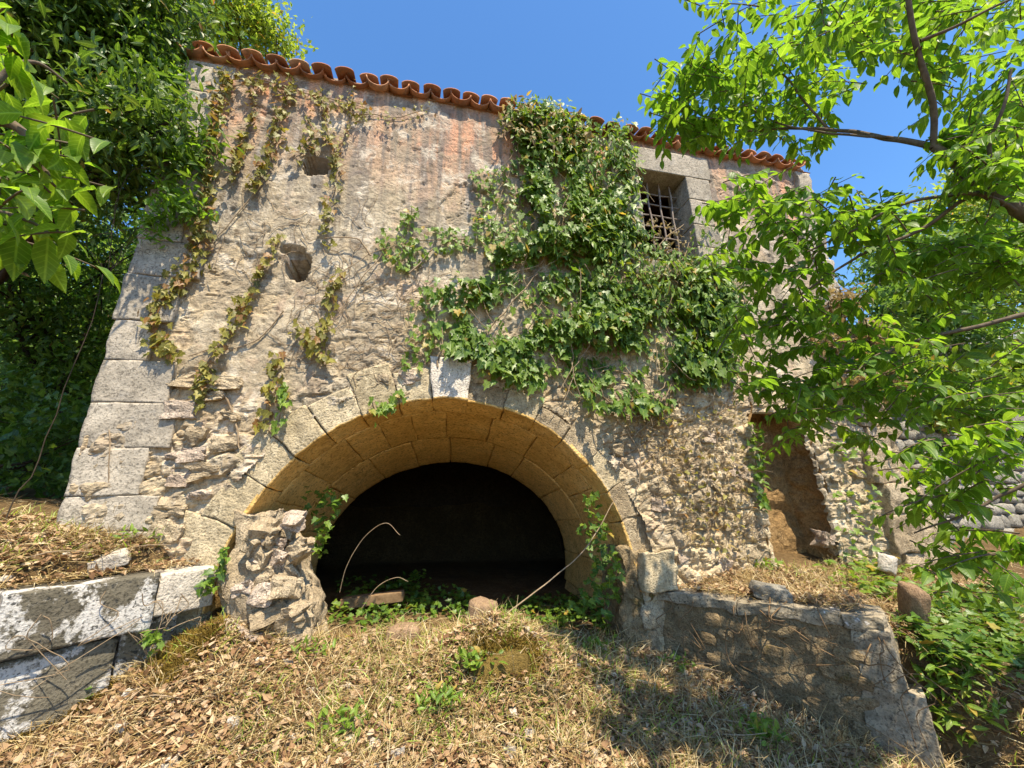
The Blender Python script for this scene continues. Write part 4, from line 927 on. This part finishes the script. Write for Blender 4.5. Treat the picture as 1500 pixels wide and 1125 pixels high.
ground_patch('ground_ivy', 'dark ground ivy right of the boulder inside the arch', 'ivy', [(730, 880), (880, 880), (890, 930), (740, 915)], 600, .0, .1, T_IVY, 'ivy_green', .04, .07, 150)
ground_patch('ground_ivy', 'broad ground ivy on the slope right of the wing wall', 'ivy', [(1330, 880), (1500, 870), (1500, 1000), (1420, 990), (1340, 950)], 1500, .0, .14, T_IVY, 'ivy_green', .05, .09, 300)
ground_patch('ground_ivy', 'ivy and weeds between the wing wall and blocked doorway', 'ivy', [(1200, 835), (1330, 840), (1330, 890), (1250, 880)], 420, .0, .16, T_OV, 'ivy_lime', .05, .09, 200)
ground_patch('grass_patch', 'yellow green grass patch beside the end of the right wing wall', 'grass', [(1345, 960), (1430, 985), (1420, 1080), (1390, 1090), (1360, 1030)], 320, .0, .12, T_LONG, 'ivy_lime', .05, .11, 150)
for i, (lab, x_, y_, k) in enumerate([('green weed below the mossy hump', 690, 985, 40), ('bright green weed left of centre in the straw', 640, 1045, 60), ('small weed on the mossy slope by the left wall', 100, 1030, 8), ('weed tuft at the bottom left of centre', 500, 1075, 30), ('weed patch at the bottom right of centre', 1120, 1090, 45),
                                ('weed beside the broken pier foot', 460, 965, 26), ('green weed right of the mossy hump', 870, 960, 22), ('weed among leaves in front of the right wing wall', 990, 985, 24), ('tiny weed under the long dark block', 110, 945, 18), ('weed on the terrace edge above the white stone', 195, 800, 14), ('leafy sprig standing at the arch mouth', 610, 850, 30), ('weed at the far right bottom slope', 1465, 1060, 26), ('yellow green weed by the right wall top', 1130, 838, 20)]):
    g0 = ground_px(x_, y_); n = k * 2; pos = g0 + np.c_[rng.normal(0, .07, n), rng.normal(0, .05, n), rng.uniform(.01, .11, n)]
    t = thing('weed', lab, 'weed', g0, 'weeds in the dry grass'); leaves(t, T_LONG if i % 2 else T_OV, pos, np.c_[rng.normal(0, .8, n), rng.normal(-.2, .8, n), rng.normal(.6, .5, n)], np.c_[rng.normal(0, .5, n), rng.normal(-.5, .5, n), np.full(n, .9)], rng.uniform(.035, .07, n), m_['ivy_lime'], 300)
# roots and canes draped over the right wing wall
rd = thing('dead_roots', 'dead roots and canes draped over the right wing wall face', 'roots', (2.7, -.6, -1.5)); L = []
for i in range(14):
    s_ = rng.uniform(0, 1.6); z0 = rng.uniform(-1.0, -.83); pts = []
    for k in range(6): pts.append(np.r_[RW.a + RW.d * (s_ + rng.normal(0, .05) + k * rng.uniform(-.03, .06)) + rn * (.035 + .03 * (k > 0) + rng.uniform(0, .03)) - rn * (.1 if k == 0 else 0), z0 + .03 * (k == 0) - k * rng.uniform(.05, .13)])
    L.append(tube_geo(smooth_path(pts, 4), rng.uniform(.003, .006), .002, 5, .02, i))
V, F = merge(L); o = obj('root_mat', V, F, m_['old_timber'], rd); o['kind'] = 'stuff'
lr = thing('dead_roots', 'thin dry canes hanging over the blocks of the left retaining wall', 'roots', (-2.1, -.7, -1.0)); L = []
for i in range(13):
    s_ = rng.uniform(.2, 1.5); z0 = rng.uniform(-.75, -.40); pts = []
    for k in range(6): pts.append(np.r_[LW.a + LW.d * (s_ + k * rng.uniform(-.06, .05)) + ln * (.05 + rng.uniform(0, .04)), z0 - k * rng.uniform(.02, .11)])
    L.append(tube_geo(smooth_path(pts, 4), .003, .002, 5, .02, i))
V, F = merge(L); o = obj('root_mat', V, F, m_['vine_stem'], lr); o['kind'] = 'stuff'

# ------------------------------------------------------------------ dry grass, litter, moss
def ground_samples(n, region):
    x0, x1, y0, y1 = region; x_ = rng.uniform(x0, x1, n); y_ = rng.uniform(y0, y1, n)
    P = np.c_[x_, y_, ground_z(x_, y_)]
    u, v, dd = project(P); k = (u > -60) & (u < 1560) & (v < 1200) & (dd > .3)
    # not inside the house or the walls
    k &= ~((y_ > -.02) & (x_ > -2.5) & (x_ < 5.3) & ~((x_ > -1.3) & (x_ < 1.9)))
    sl_ = (P[:, :2] - LW.a) @ LW.d; nl2 = (P[:, :2] - LW.a) @ ln; k &= ~((sl_ > 0) & (sl_ < 2.7) & (nl2 > -.12) & (nl2 < .03))
    sr_ = (P[:, :2] - RW.a) @ RW.d; nr2 = (P[:, :2] - RW.a) @ rn; k &= ~((sr_ > 0) & (sr_ < 1.65) & (nr2 > -.10) & (nr2 < .03))
    return P[k]
def wall_top_samples(n):
    s_ = rng.uniform(0, 1.5, n); q = rng.uniform(.10, .45, n); P = RW.a + s_[:, None] * RW.d - rn * q[:, None]; A_ = np.c_[P, np.full(n, -.853)]
    s_ = rng.uniform(0, 2.2, n); q = rng.uniform(.12, .42, n); P = LW.a + s_[:, None] * LW.d - ln * q[:, None]; B_ = np.c_[P, np.full(n, -.43)]
    return np.vstack([A_, B_])
def blades(name, label, cat, P, lmin, lmax, wid, elev, mat):
    n = len(P); az = rng.uniform(0, 2 * np.pi, n); el = np.abs(rng.normal(*elev, n)); L = rng.uniform(lmin, lmax, n)
    hd = np.c_[np.cos(az), np.sin(az), np.zeros(n)]; up = np.array([0, 0, 1.0]); sd = np.c_[-np.sin(az), np.cos(az), np.zeros(n)]
    bend = rng.normal(.35, .3, n); curl = rng.normal(0, .35, n); VV = []
    for t in (0, .33, .68, 1.0):
        c_ = P + hd * (L * t * np.cos(el))[:, None] + up * (L * (t * np.sin(el) - bend * t * t * .5) + .012)[:, None] + sd * (L * curl * t * t)[:, None]
        w_ = wid * (1 - .75 * t) * rng.uniform(.7, 1.3, n); tw = sd + up * rng.normal(0, .5, n)[:, None]
        VV += [c_ - tw * w_[:, None], c_ + tw * w_[:, None]]
    V = np.stack(VV, 1); gz = ground_z(V[..., 0], V[..., 1], True); V[..., 2] = np.maximum(V[..., 2], np.minimum(gz + .006, P[:, None, 2] + .04))
    base = (np.arange(n) * 8)[:, None, None]; F = np.array([(0, 1, 3, 2), (2, 3, 5, 4), (4, 5, 7, 6)])[None] + base
    return tag(obj(name, V.reshape(-1, 3), F.reshape(-1, 4), m_[mat]), label, cat, kind='stuff')
P = np.vstack([ground_samples(50000, (-4.2, 5.2, -2.0, .15)), ground_samples(9000, (-5, 9, -2.5, 1.0)), wall_top_samples(1300)])
tc = ground_samples(900, (-3.8, 5.0, -1.9, .1)); k = rng.integers(0, len(tc), 16000); tp = tc[k] + np.c_[rng.normal(0, .035, (16000, 2)), np.zeros(16000)]; tp[:, 2] = ground_z(tp[:, 0], tp[:, 1])
P = np.vstack([P, ground_samples(9000, (3.2, 5.6, -2.3, -.4))]); P = P[fbm(P, 2.2, 3, 44) + rng.normal(0, .2, len(P)) > -.25]
MOSSY = [[(215, 985), (265, 912), (335, 878), (345, 905), (300, 950), (250, 1005)], [(90, 1000), (150, 985), (165, 1015), (60, 1065), (0, 1110), (0, 1085)], [(690, 935), (785, 940), (795, 990), (690, 990)]]
def bare_moss(P):
    u, v, _ = project(P); q = np.c_[u, v]; k = np.zeros(len(P), bool)
    for pl in MOSSY: k |= in_poly(q, pl)
    return P[~k | (rng.random(len(P)) < .12)]
P = bare_moss(P); tp = bare_moss(tp)
blades('grass_tufts', 'tufts of dry grass standing out of the litter', 'grass', tp, .08, .2, .003, (.55, .35), 'straw')
blades('dry_grass', 'yellow dry grass and straw covering the sloping ground', 'grass', P, .05, .22, .0027, (.15, .3), 'straw')
P = ground_samples(9000, (-3.4, 4.2, -1.9, .2)); P = np.vstack([P[fbm(P, 1.6, 3, 33) > .06], ground_samples(2600, (-.5, 1.8, -1.1, .05))])
blades('green_grass', 'green grass blades growing through the dry litter', 'grass', P, .05, .15, .0035, (.6, .4), 'ivy_lime')
for k in range(3):
    P = np.vstack([ground_samples(20000, (-4.2, 5.2, -2.0, .1)), wall_top_samples(260), ground_samples(900, (3.2, 5.6, -2.3, -.4))]); P = bare_moss(P); n = len(P); P[:, 2] += rng.uniform(.006, .045, n)
    T = leaf_curl(k + 3); Fr = frames(np.c_[rng.normal(0, 1, (n, 2)), rng.normal(0, .35, n)], np.c_[rng.normal(0, .45, (n, 2)), np.ones(n)])
    V, F = instance_geo(T, P, Fr, rng.uniform(.018, .05, n) * np.where(rng.random(n) < .06, 1.5, 1))
    tag(obj('leaf_litter', V, F, m_['dead_leaf']), ['curled brown dead leaves strewn over the dry ground', 'flat tan dead leaves strewn over the dry ground', 'twisted dead leaves strewn over the dry ground'][k], 'dead leaves', kind='stuff')
# moss along the foot of the left wall and on the hump
P2 = np.vstack([sample_poly(MOSSY[0], 200), sample_poly(MOSSY[1], 140), sample_poly(MOSSY[2], 110)])
G_ = np.array([ground_px(*q) for q in P2]); k = rng.integers(0, len(G_), 16000); P = G_[k] + np.c_[rng.normal(0, .03, (16000, 2)), np.zeros(16000)]; P[:, 2] = ground_z(P[:, 0], P[:, 1])
blades('moss', 'ochre moss along the foot of the left wall', 'moss', P, .02, .06, .004, (.9, .4), 'moss_fibre')
L = []
for q in ground_samples(260, (-3.6, 4.8, -1.9, .0)):
    a0 = rng.uniform(0, 6.28); ln_ = rng.uniform(.08, .32); L.append(tube_geo(smooth_path([q + [0, 0, .02], q + [math.cos(a0) * ln_ * .5, math.sin(a0) * ln_ * .5, .035 + rng.uniform(0, .03)], q + [math.cos(a0 + .3) * ln_, math.sin(a0 + .3) * ln_, .03]], 3), rng.uniform(.0025, .006), .002, 5))
V, F = merge(L); tag(obj('twig_litter', V, F, m_['vine_stem']), 'small dry twigs scattered through the dead leaves', 'twigs', kind='stuff')
L = [rock_geo(q + [0, 0, .008], rng.uniform(.012, .035, 3), 1100 + i, 3, .4, .5) for i, q in enumerate(ground_samples(150, (-3.6, 4.8, -1.9, .0)))]
V, F = merge(L); tag(obj('pebbles', V, F, m_['white_stone'], None, False), 'small pale stones scattered through the dead leaves', 'pebbles', kind='stuff')

# ------------------------------------------------------------------ trees
def sprays(parent, centres, L, nleaf, T, lsize, mat, droop=.5, singles=0, dirs=None, ref=None):
    pos = []; tip = []; nrm = []; size = []; tubes = []
    for i, c_ in enumerate(centres):
        dr = rng.normal(size=3) * np.array([1, .7, .35]) if dirs is None else dirs[i] + rng.normal(0, .45, 3)
        dr = dr / np.linalg.norm(dr); dsc = max(.9, float((c_ - CAM) @ R[:, 2]) / ref) if ref else 1.0; ln_ = L * rng.uniform(.7, 1.25) * dsc; sd = np.cross(dr, [0, 0, 1]); sd /= np.linalg.norm(sd) + 1e-9; up = np.cross(sd, dr)
        t = np.linspace(0, 1, nleaf); path = c_ + dr * ((t - .5) * ln_)[:, None] - np.array([0, 0, 1]) * (droop * ln_ * .35 * t * t)[:, None]
        tubes.append(tube_geo(path, .0035, .0018, 4)); s_ = lsize * rng.uniform(.75, 1.2) * dsc
        for k in range(nleaf):
            sg = 1 if k % 2 else -1; last = k == nleaf - 1
            td = dr * (1.0 if last else .55) + sd * (0 if last else sg) * .9 - np.array([0, 0, droop]) + rng.normal(0, .22, 3)
            pos.append(path[k] + rng.normal(0, .008, 3)); tip.append(td); nrm.append(up + np.array([0, 0, .6]) + rng.normal(0, .35, 3)); size.append(s_ * rng.uniform(.7, 1.15) * (.75 + .35 * math.sin(math.pi * t[k])))
    for V, F in tubes: obj('twig', V, F, m_['bark'], parent)
    leaves(parent, T, np.array(pos), np.array(tip), np.array(nrm), np.array(size), m_[mat], singles)

rt_base = np.array([4.6, -2.3, -1.7])
rtree = thing('leafy_tree', 'broadleaf tree with bare curved limb reaching in from the right', 'tree', rt_base)
def limb(parent, pts, r0, r1, name='branch', mat='bark', wob=.012):
    V, F = tube_geo(smooth_path(pts, 7), r0, r1, 8, wob, int(r0 * 1e4)); return obj(name, V, F, m_[mat], parent)
fork = atd(1500, 315, 1.9); knee = atd(1368, 215, 2.0)
limb(rtree, [rt_base, rt_base + [.05, .05, 1.2], rt_base + [-.1, .12, 2.2], fork + np.array([.45, -.1, -.35])], .085, .05, 'trunk')
limb(rtree, [fork + np.array([.45, -.1, -.35]), atd(1570, 350, 1.88), fork, atd(1440, 275, 1.95), knee], .045, .02)
limb(rtree, [knee, atd(1320, 205, 2.1), atd(1270, 196, 2.25), atd(1215, 190, 2.4), atd(1130, 190, 2.6), atd(1070, 192, 2.75)], .016, .005)
limb(rtree, [knee, atd(1366, 160, 1.97), atd(1352, 110, 1.95), atd(1340, 55, 1.92), atd(1330, -10, 1.9), atd(1320, -80, 1.9)], .015, .010)
limb(rtree, [atd(1440, 275, 1.95), atd(1400, 300, 1.95), atd(1330, 345, 2.0), atd(1260, 375, 2.05), atd(1130, 460, 2.15)], .012, .005)
limb(rtree, [atd(1510, 458, 1.7), atd(1440, 475, 1.75), atd(1340, 500, 1.85), atd(1250, 540, 1.95), atd(1200, 548, 2.0)], .011, .005)
limb(rtree, [fork, atd(1430, 285, 1.9), atd(1320, 300, 1.95), atd(1240, 340, 2.0), atd(1180, 370, 2.05)], .010, .004)
limb(rtree, [atd(1215, 190, 2.4), atd(1180, 150, 2.5), atd(1150, 110, 2.55), atd(1100, 70, 2.6)], .008, .004)
limb(rtree, [atd(1330, 205, 2.08), atd(1160, 185, 2.5), atd(1090, 150, 2.65), atd(1045, 120, 2.75)], .007, .003)
limb(rtree, [atd(1460, 275, 1.9), atd(1450, 215, 1.85), atd(1470, 160, 1.8), atd(1480, 100, 1.8)], .010, .005)
limb(rtree, [atd(1350, 60, 1.93), atd(1420, 30, 1.85), atd(1500, -10, 1.8)], .009, .004)
limb(rtree, [atd(1520, 700, 1.5), atd(1460, 730, 1.55), atd(1400, 760, 1.6), atd(1340, 780, 1.65)], .008, .003)
limb(rtree, [atd(1510, 610, 1.5), atd(1440, 640, 1.55), atd(1380, 650, 1.6)], .007, .003)
limb(rtree, [fork + np.array([.45, -.1, -.35]), fork + np.array([.5, -.2, -.8]), atd(1520, 700, 1.5)], .02, .008); limb(rtree, [fork + np.array([.5, -.2, -.8]), atd(1510, 610, 1.5)], .012, .007); limb(rtree, [atd(1570, 350, 1.88), atd(1560, 420, 1.75), atd(1510, 458, 1.7)], .016, .011)
cen = []
def fill(poly, n, d0, d1, gaps=()):
    P2 = sample_poly(poly, n)
    for gx_, gy_, ga, gb in gaps: P2 = P2[((P2[:, 0] - gx_) / ga) ** 2 + ((P2[:, 1] - gy_) / gb) ** 2 > 1]
    for q in P2: cen.append(atd(q[0], q[1], rng.uniform(d0, d1)))
G1 = [(1300, 130, 62, 55), (1260, 240, 60, 45), (1340, 170, 40, 30), (1400, 55, 40, 26), (1430, 110, 30, 20)]
fill([(1000, 0), (1500, -20), (1500, 240), (1400, 190), (1330, 130), (1250, 60), (1100, 30)], 130, 1.9, 2.6, G1)
fill([(975, 120), (1060, 50), (1240, 40), (1250, 150), (1180, 215), (1060, 200), (985, 180)], 80, 2.5, 3.0, G1)
fill([(1040, 250), (1160, 255), (1210, 330), (1290, 470), (1295, 580), (1190, 610), (1110, 570), (1060, 520), (1075, 420), (1045, 320)], 125, 1.9, 2.4)
fill([(1180, 260), (1300, 300), (1400, 330), (1500, 330), (1500, 420), (1350, 430), (1240, 360)], 85, 1.8, 2.3)
fill([(1380, 180), (1500, 200), (1500, 330), (1400, 260)], 55, 1.7, 2.2)
fill([(1330, 640), (1500, 590), (1500, 850), (1420, 870), (1350, 820), (1330, 740)], 56, 1.4, 1.9)
fill([(1250, 430), (1500, 420), (1500, 600), (1350, 600), (1260, 520)], 54, 1.7, 2.3)
fill([(965, 90), (1040, 60), (1060, 200), (1000, 230), (965, 180)], 24, 2.6, 3.0)
fill([(1060, 520), (1300, 540), (1310, 640), (1180, 650), (1090, 610)], 26, 2.0, 2.5)
fill([(1290, 560), (1500, 560), (1500, 660), (1340, 700)], 14, 1.7, 2.2)
fill([(1000, -160), (1700, -200), (1750, 200), (1540, 260), (1520, -20), (1000, -20)], 4, 1.6, 2.3)
fill([(1530, 300), (1750, 300), (1750, 900), (1530, 900)], 5, 1.4, 2.2)
cen = np.array(cen); kk = rng.random(len(cen)) < .48
sprays(rtree, cen[kk], .28, 13, T_OV, .076, 'leaf_tree', .55, 150, ref=2.1)
sprays(rtree, cen[~kk], .26, 12, T_OV2, .072, 'leaf_bright', .6, 150, ref=2.1)

ltree = thing('leafy_branch', 'close sunlit branch with large bright green leaves at left edge', 'branch', (-2.1, -2.9, -1.5))
limb(ltree, [(-2.1, -2.9, -1.5), (-2.2, -2.9, .2), atd(-160, 350, .95), atd(-80, 230, 1.0), atd(-10, 180, 1.0), atd(45, 205, 1.0), atd(70, 260, 1.0)], .03, .006)
limb(ltree, [atd(-80, 230, 1.0), atd(0, 110, 1.05), atd(50, 90, 1.1), atd(100, 120, 1.15)], .009, .003); limb(ltree, [atd(-160, 350, .95), atd(-60, 300, 1), atd(30, 320, 1.0), atd(70, 340, 1.0)], .009, .003)
cen = []; fill([(-20, 60), (40, 60), (90, 150), (110, 260), (95, 340), (40, 370), (-20, 330)], 22, .9, 1.2); fill([(-20, 0), (40, 0), (50, 60), (-20, 120)], 6, 1.1, 1.5)
fill([(-200, 0), (-30, 0), (-30, 380), (-200, 380)], 10, .9, 1.4)
sprays(ltree, np.array(cen), .22, 9, T_OV2, .095, 'leaf_bright', .7, 200)

def tree(name, label, base, blobs, mat, lsize, T, group, ntr=1, singles=0, clump=.28, per=42, bark='dark_bark', droop=.35, tr=.08):
    base = np.array(base, float); t = thing(name, label, {'climber': 'climber', 'ivy_heap': 'ivy', 'dry_creeper': 'creeper', 'shaded_shrub': 'shrub'}.get(name, 'tree'), base, group); pos = []; L = []
    cen_all = np.average([b_[0] for b_ in blobs], axis=0, weights=[b_[2] for b_ in blobs])
    mid = base * .45 + cen_all * .55
    V, F = tube_geo(smooth_path([base - [0, 0, .3], base * .75 + mid * .25 + rng.normal(0, .05, 3), mid], 8), tr, tr * .55, 8, .04, 3); obj('trunk', V, F, m_[bark], t)
    for c_, rad, n in blobs:
        c_ = np.array(c_); rad = np.array(rad, float) * np.ones(3); k = max(4, n // per); dv = rand_dirs(k) * (rng.random(k) ** .42)[:, None] * rad; cc_ = c_ + dv
        L.append(tube_geo(smooth_path([mid, mid * .5 + c_ * .5 + rng.normal(0, .12, 3), c_], 6), tr * .6, tr * .25, 6, .05, 7))
        for q in cc_[::3]: L.append(tube_geo(smooth_path([c_, c_ * .5 + q * .5 + rng.normal(0, .08, 3), q], 4), tr * .2, tr * .06, 4))
        idx = rng.integers(0, k, n); pos.append(cc_[idx] + rng.normal(0, clump, (n, 3)) * np.array([1, 1, .6]))
    V, F = merge(L); obj('branches', V, F, m_[bark], t)['kind'] = 'stuff'
    pos = np.vstack(pos); n = len(pos)
    if pos.shape[0]:
        # keep foliage outside the house volume
        inside = (pos[:, 0] > XL - .03) & (pos[:, 0] < XR + .05) & (pos[:, 1] > -.02) & (pos[:, 2] < 4.65 + np.clip(pos[:, 1], 0, 9) * SL)
        pos = pos[~inside]; n = len(pos)
    tip = rand_dirs(n) + np.array([0, -.1, -droop]); nrm = rand_dirs(n) * .8 + np.array([.1, -.2, .8])
    leaves(t, T, pos, tip, nrm, lsize * rng.uniform(.7, 1.3, n), m_[mat], singles, rest='crown'); return t
GL = 'trees left of the house'; GR = 'trees behind on the right'
tree('dense_tree', 'dense dark leaved tree pressing against the left corner of the house', (-7.5, 4.5, 0), [(atd(120, 90, 3.9), .75, 5200), (atd(215, 190, 3.5), .42, 2200), (atd(40, 200, 4.0), .8, 4200), (atd(215, 40, 4.1), .6, 3200), (atd(0, 20, 3.6), .8, 3200), (atd(150, 260, 3.7), .45, 1500), (atd(90, -120, 3.6), 1.0, 3800), ((-4.6, 1.4, 5.6), 1.2, 3600), ((-5.6, 2.2, 5.8), 1.3, 3600), ((-4.2, .6, 5.4), .9, 2600), ((-6.6, 2.0, 5.2), 1.4, 3600), ((-5.4, .6, 4.6), 1.1, 3000)], 'leaf_dark', .095, T_LONG, GL, singles=300, clump=.2)  # upper crown blobs out of view are added to shade the foliage below
tree('climber', 'fresh green climbing leaves hanging over the upper left house corner', (-2.75, -.1, -.1), [(at(265, 235, -.14), (.14, .1, .3), 320), (at(262, 300, -.14), (.22, .1, .18), 300), (at(225, 330, -.1), (.16, .1, .12), 150), (at(245, 150, -.05), (.16, .12, .5), 420), (at(230, 90, -.1), (.3, .2, .4), 420)], 'leaf_tree', .075, T_LONG, GL, singles=300, clump=.06, per=14, tr=.005)
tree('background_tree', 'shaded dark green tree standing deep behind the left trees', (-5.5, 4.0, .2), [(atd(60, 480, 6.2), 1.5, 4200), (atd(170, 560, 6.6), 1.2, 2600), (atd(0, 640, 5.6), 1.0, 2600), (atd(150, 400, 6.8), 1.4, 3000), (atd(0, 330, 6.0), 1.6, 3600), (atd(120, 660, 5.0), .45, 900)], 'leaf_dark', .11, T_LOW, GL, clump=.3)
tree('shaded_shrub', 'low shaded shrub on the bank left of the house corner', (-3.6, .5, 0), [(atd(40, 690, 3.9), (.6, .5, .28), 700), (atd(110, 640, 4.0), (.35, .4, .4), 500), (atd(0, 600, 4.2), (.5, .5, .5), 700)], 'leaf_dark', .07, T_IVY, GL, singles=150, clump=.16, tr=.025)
tree('back_tree', 'yellow green tree rising behind the roof at upper left', (-2.2, 7.5, .5), [(atd(330, 20, 8.5), .75, 3200), (atd(385, 40, 8.5), .45, 1500), (atd(270, 20, 8.5), .8, 2200), (atd(405, 70, 8.6), .25, 420), (atd(340, -90, 8.5), 1.1, 2500)], 'leaf_yellowgreen', .11, T_LOW, GL, clump=.25, per=30, bark='bark')
tree('background_tree', 'tall sunlit green tree far behind the dry stone wall', (13, 6, .4), [(atd(1440, 330, 10), 1.5, 5200), (atd(1380, 430, 10), 1.0, 3600), (atd(1500, 420, 9.5), 1.3, 3600), (atd(1560, 250, 10), 1.6, 3500), (atd(1470, 230, 10.5), .8, 1500)], 'leaf_yellowgreen', .15, T_LOW, GR, clump=.32, bark='bark')
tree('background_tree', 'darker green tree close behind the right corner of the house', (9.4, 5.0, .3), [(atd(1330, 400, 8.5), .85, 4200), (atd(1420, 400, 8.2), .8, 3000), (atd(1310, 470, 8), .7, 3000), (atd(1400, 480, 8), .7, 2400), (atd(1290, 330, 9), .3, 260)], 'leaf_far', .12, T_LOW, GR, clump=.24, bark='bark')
tree('ivy_heap', 'heap of ivy and brambles spilling over the top of the dry stone wall', (7.4, .6, .6), [(at(1340, 560, .4), (.45, .3, .3), 1400), (at(1430, 560, .6), (.6, .35, .32), 1700), (at(1500, 540, .7), (.7, .35, .4), 1600), (at(1300, 500, .3), (.3, .25, .3), 700), (at(1380, 610, .25), (.5, .15, .15), 400)], 'ivy_lime', .085, T_IVY, 'shrubs by the walls', singles=200, clump=.12, tr=.03)
tree('dry_creeper', 'withered creeper with tan leaves over the right corner buttress', (5.6, .1, 1.0), [(at(1235, 450, -.1), (.2, .12, .25), 420), (at(1270, 500, -.1), (.28, .14, .25), 520), (at(1215, 500, -.1), (.22, .08, .3), 260), (at(1250, 560, -.15), (.3, .12, .2), 300), (at(1300, 560, .0), (.25, .12, .3), 420)], 'ivy_dry', .08, T_OV2, 'shrubs by the walls', clump=.08, per=20, tr=.02)
# far wood closing the view on both sides
pos = []
for _ in range(70):
    sd = rng.random() < .5
    c_ = np.array([rng.uniform(-26, -9) if sd else rng.uniform(15, 32), rng.uniform(-2, 22), rng.uniform(.8, 4.6)]); pos.append(c_ + rng.normal(0, 1, (420, 3)) * np.array([1.4, 1.4, 1.0]))
for _ in range(60):
    c_ = np.array([rng.uniform(-12, -4.2), rng.uniform(5.5, 11), rng.uniform(.4, 5.2)]); pos.append(c_ + rng.normal(0, 1, (420, 3)) * np.array([.9, .9, .8]))
pos = np.vstack(pos); n = len(pos); Fr = frames(rand_dirs(n) - np.array([0, 0, .3]), rand_dirs(n) + np.array([0, -.2, .7])); V, F = instance_geo(T_SM, pos, Fr, rng.uniform(.2, .42, n))
tag(obj('distant_wood', V, F, m_['leaf_far']), 'distant green wood closing the view beyond the garden', 'wood', kind='stuff')
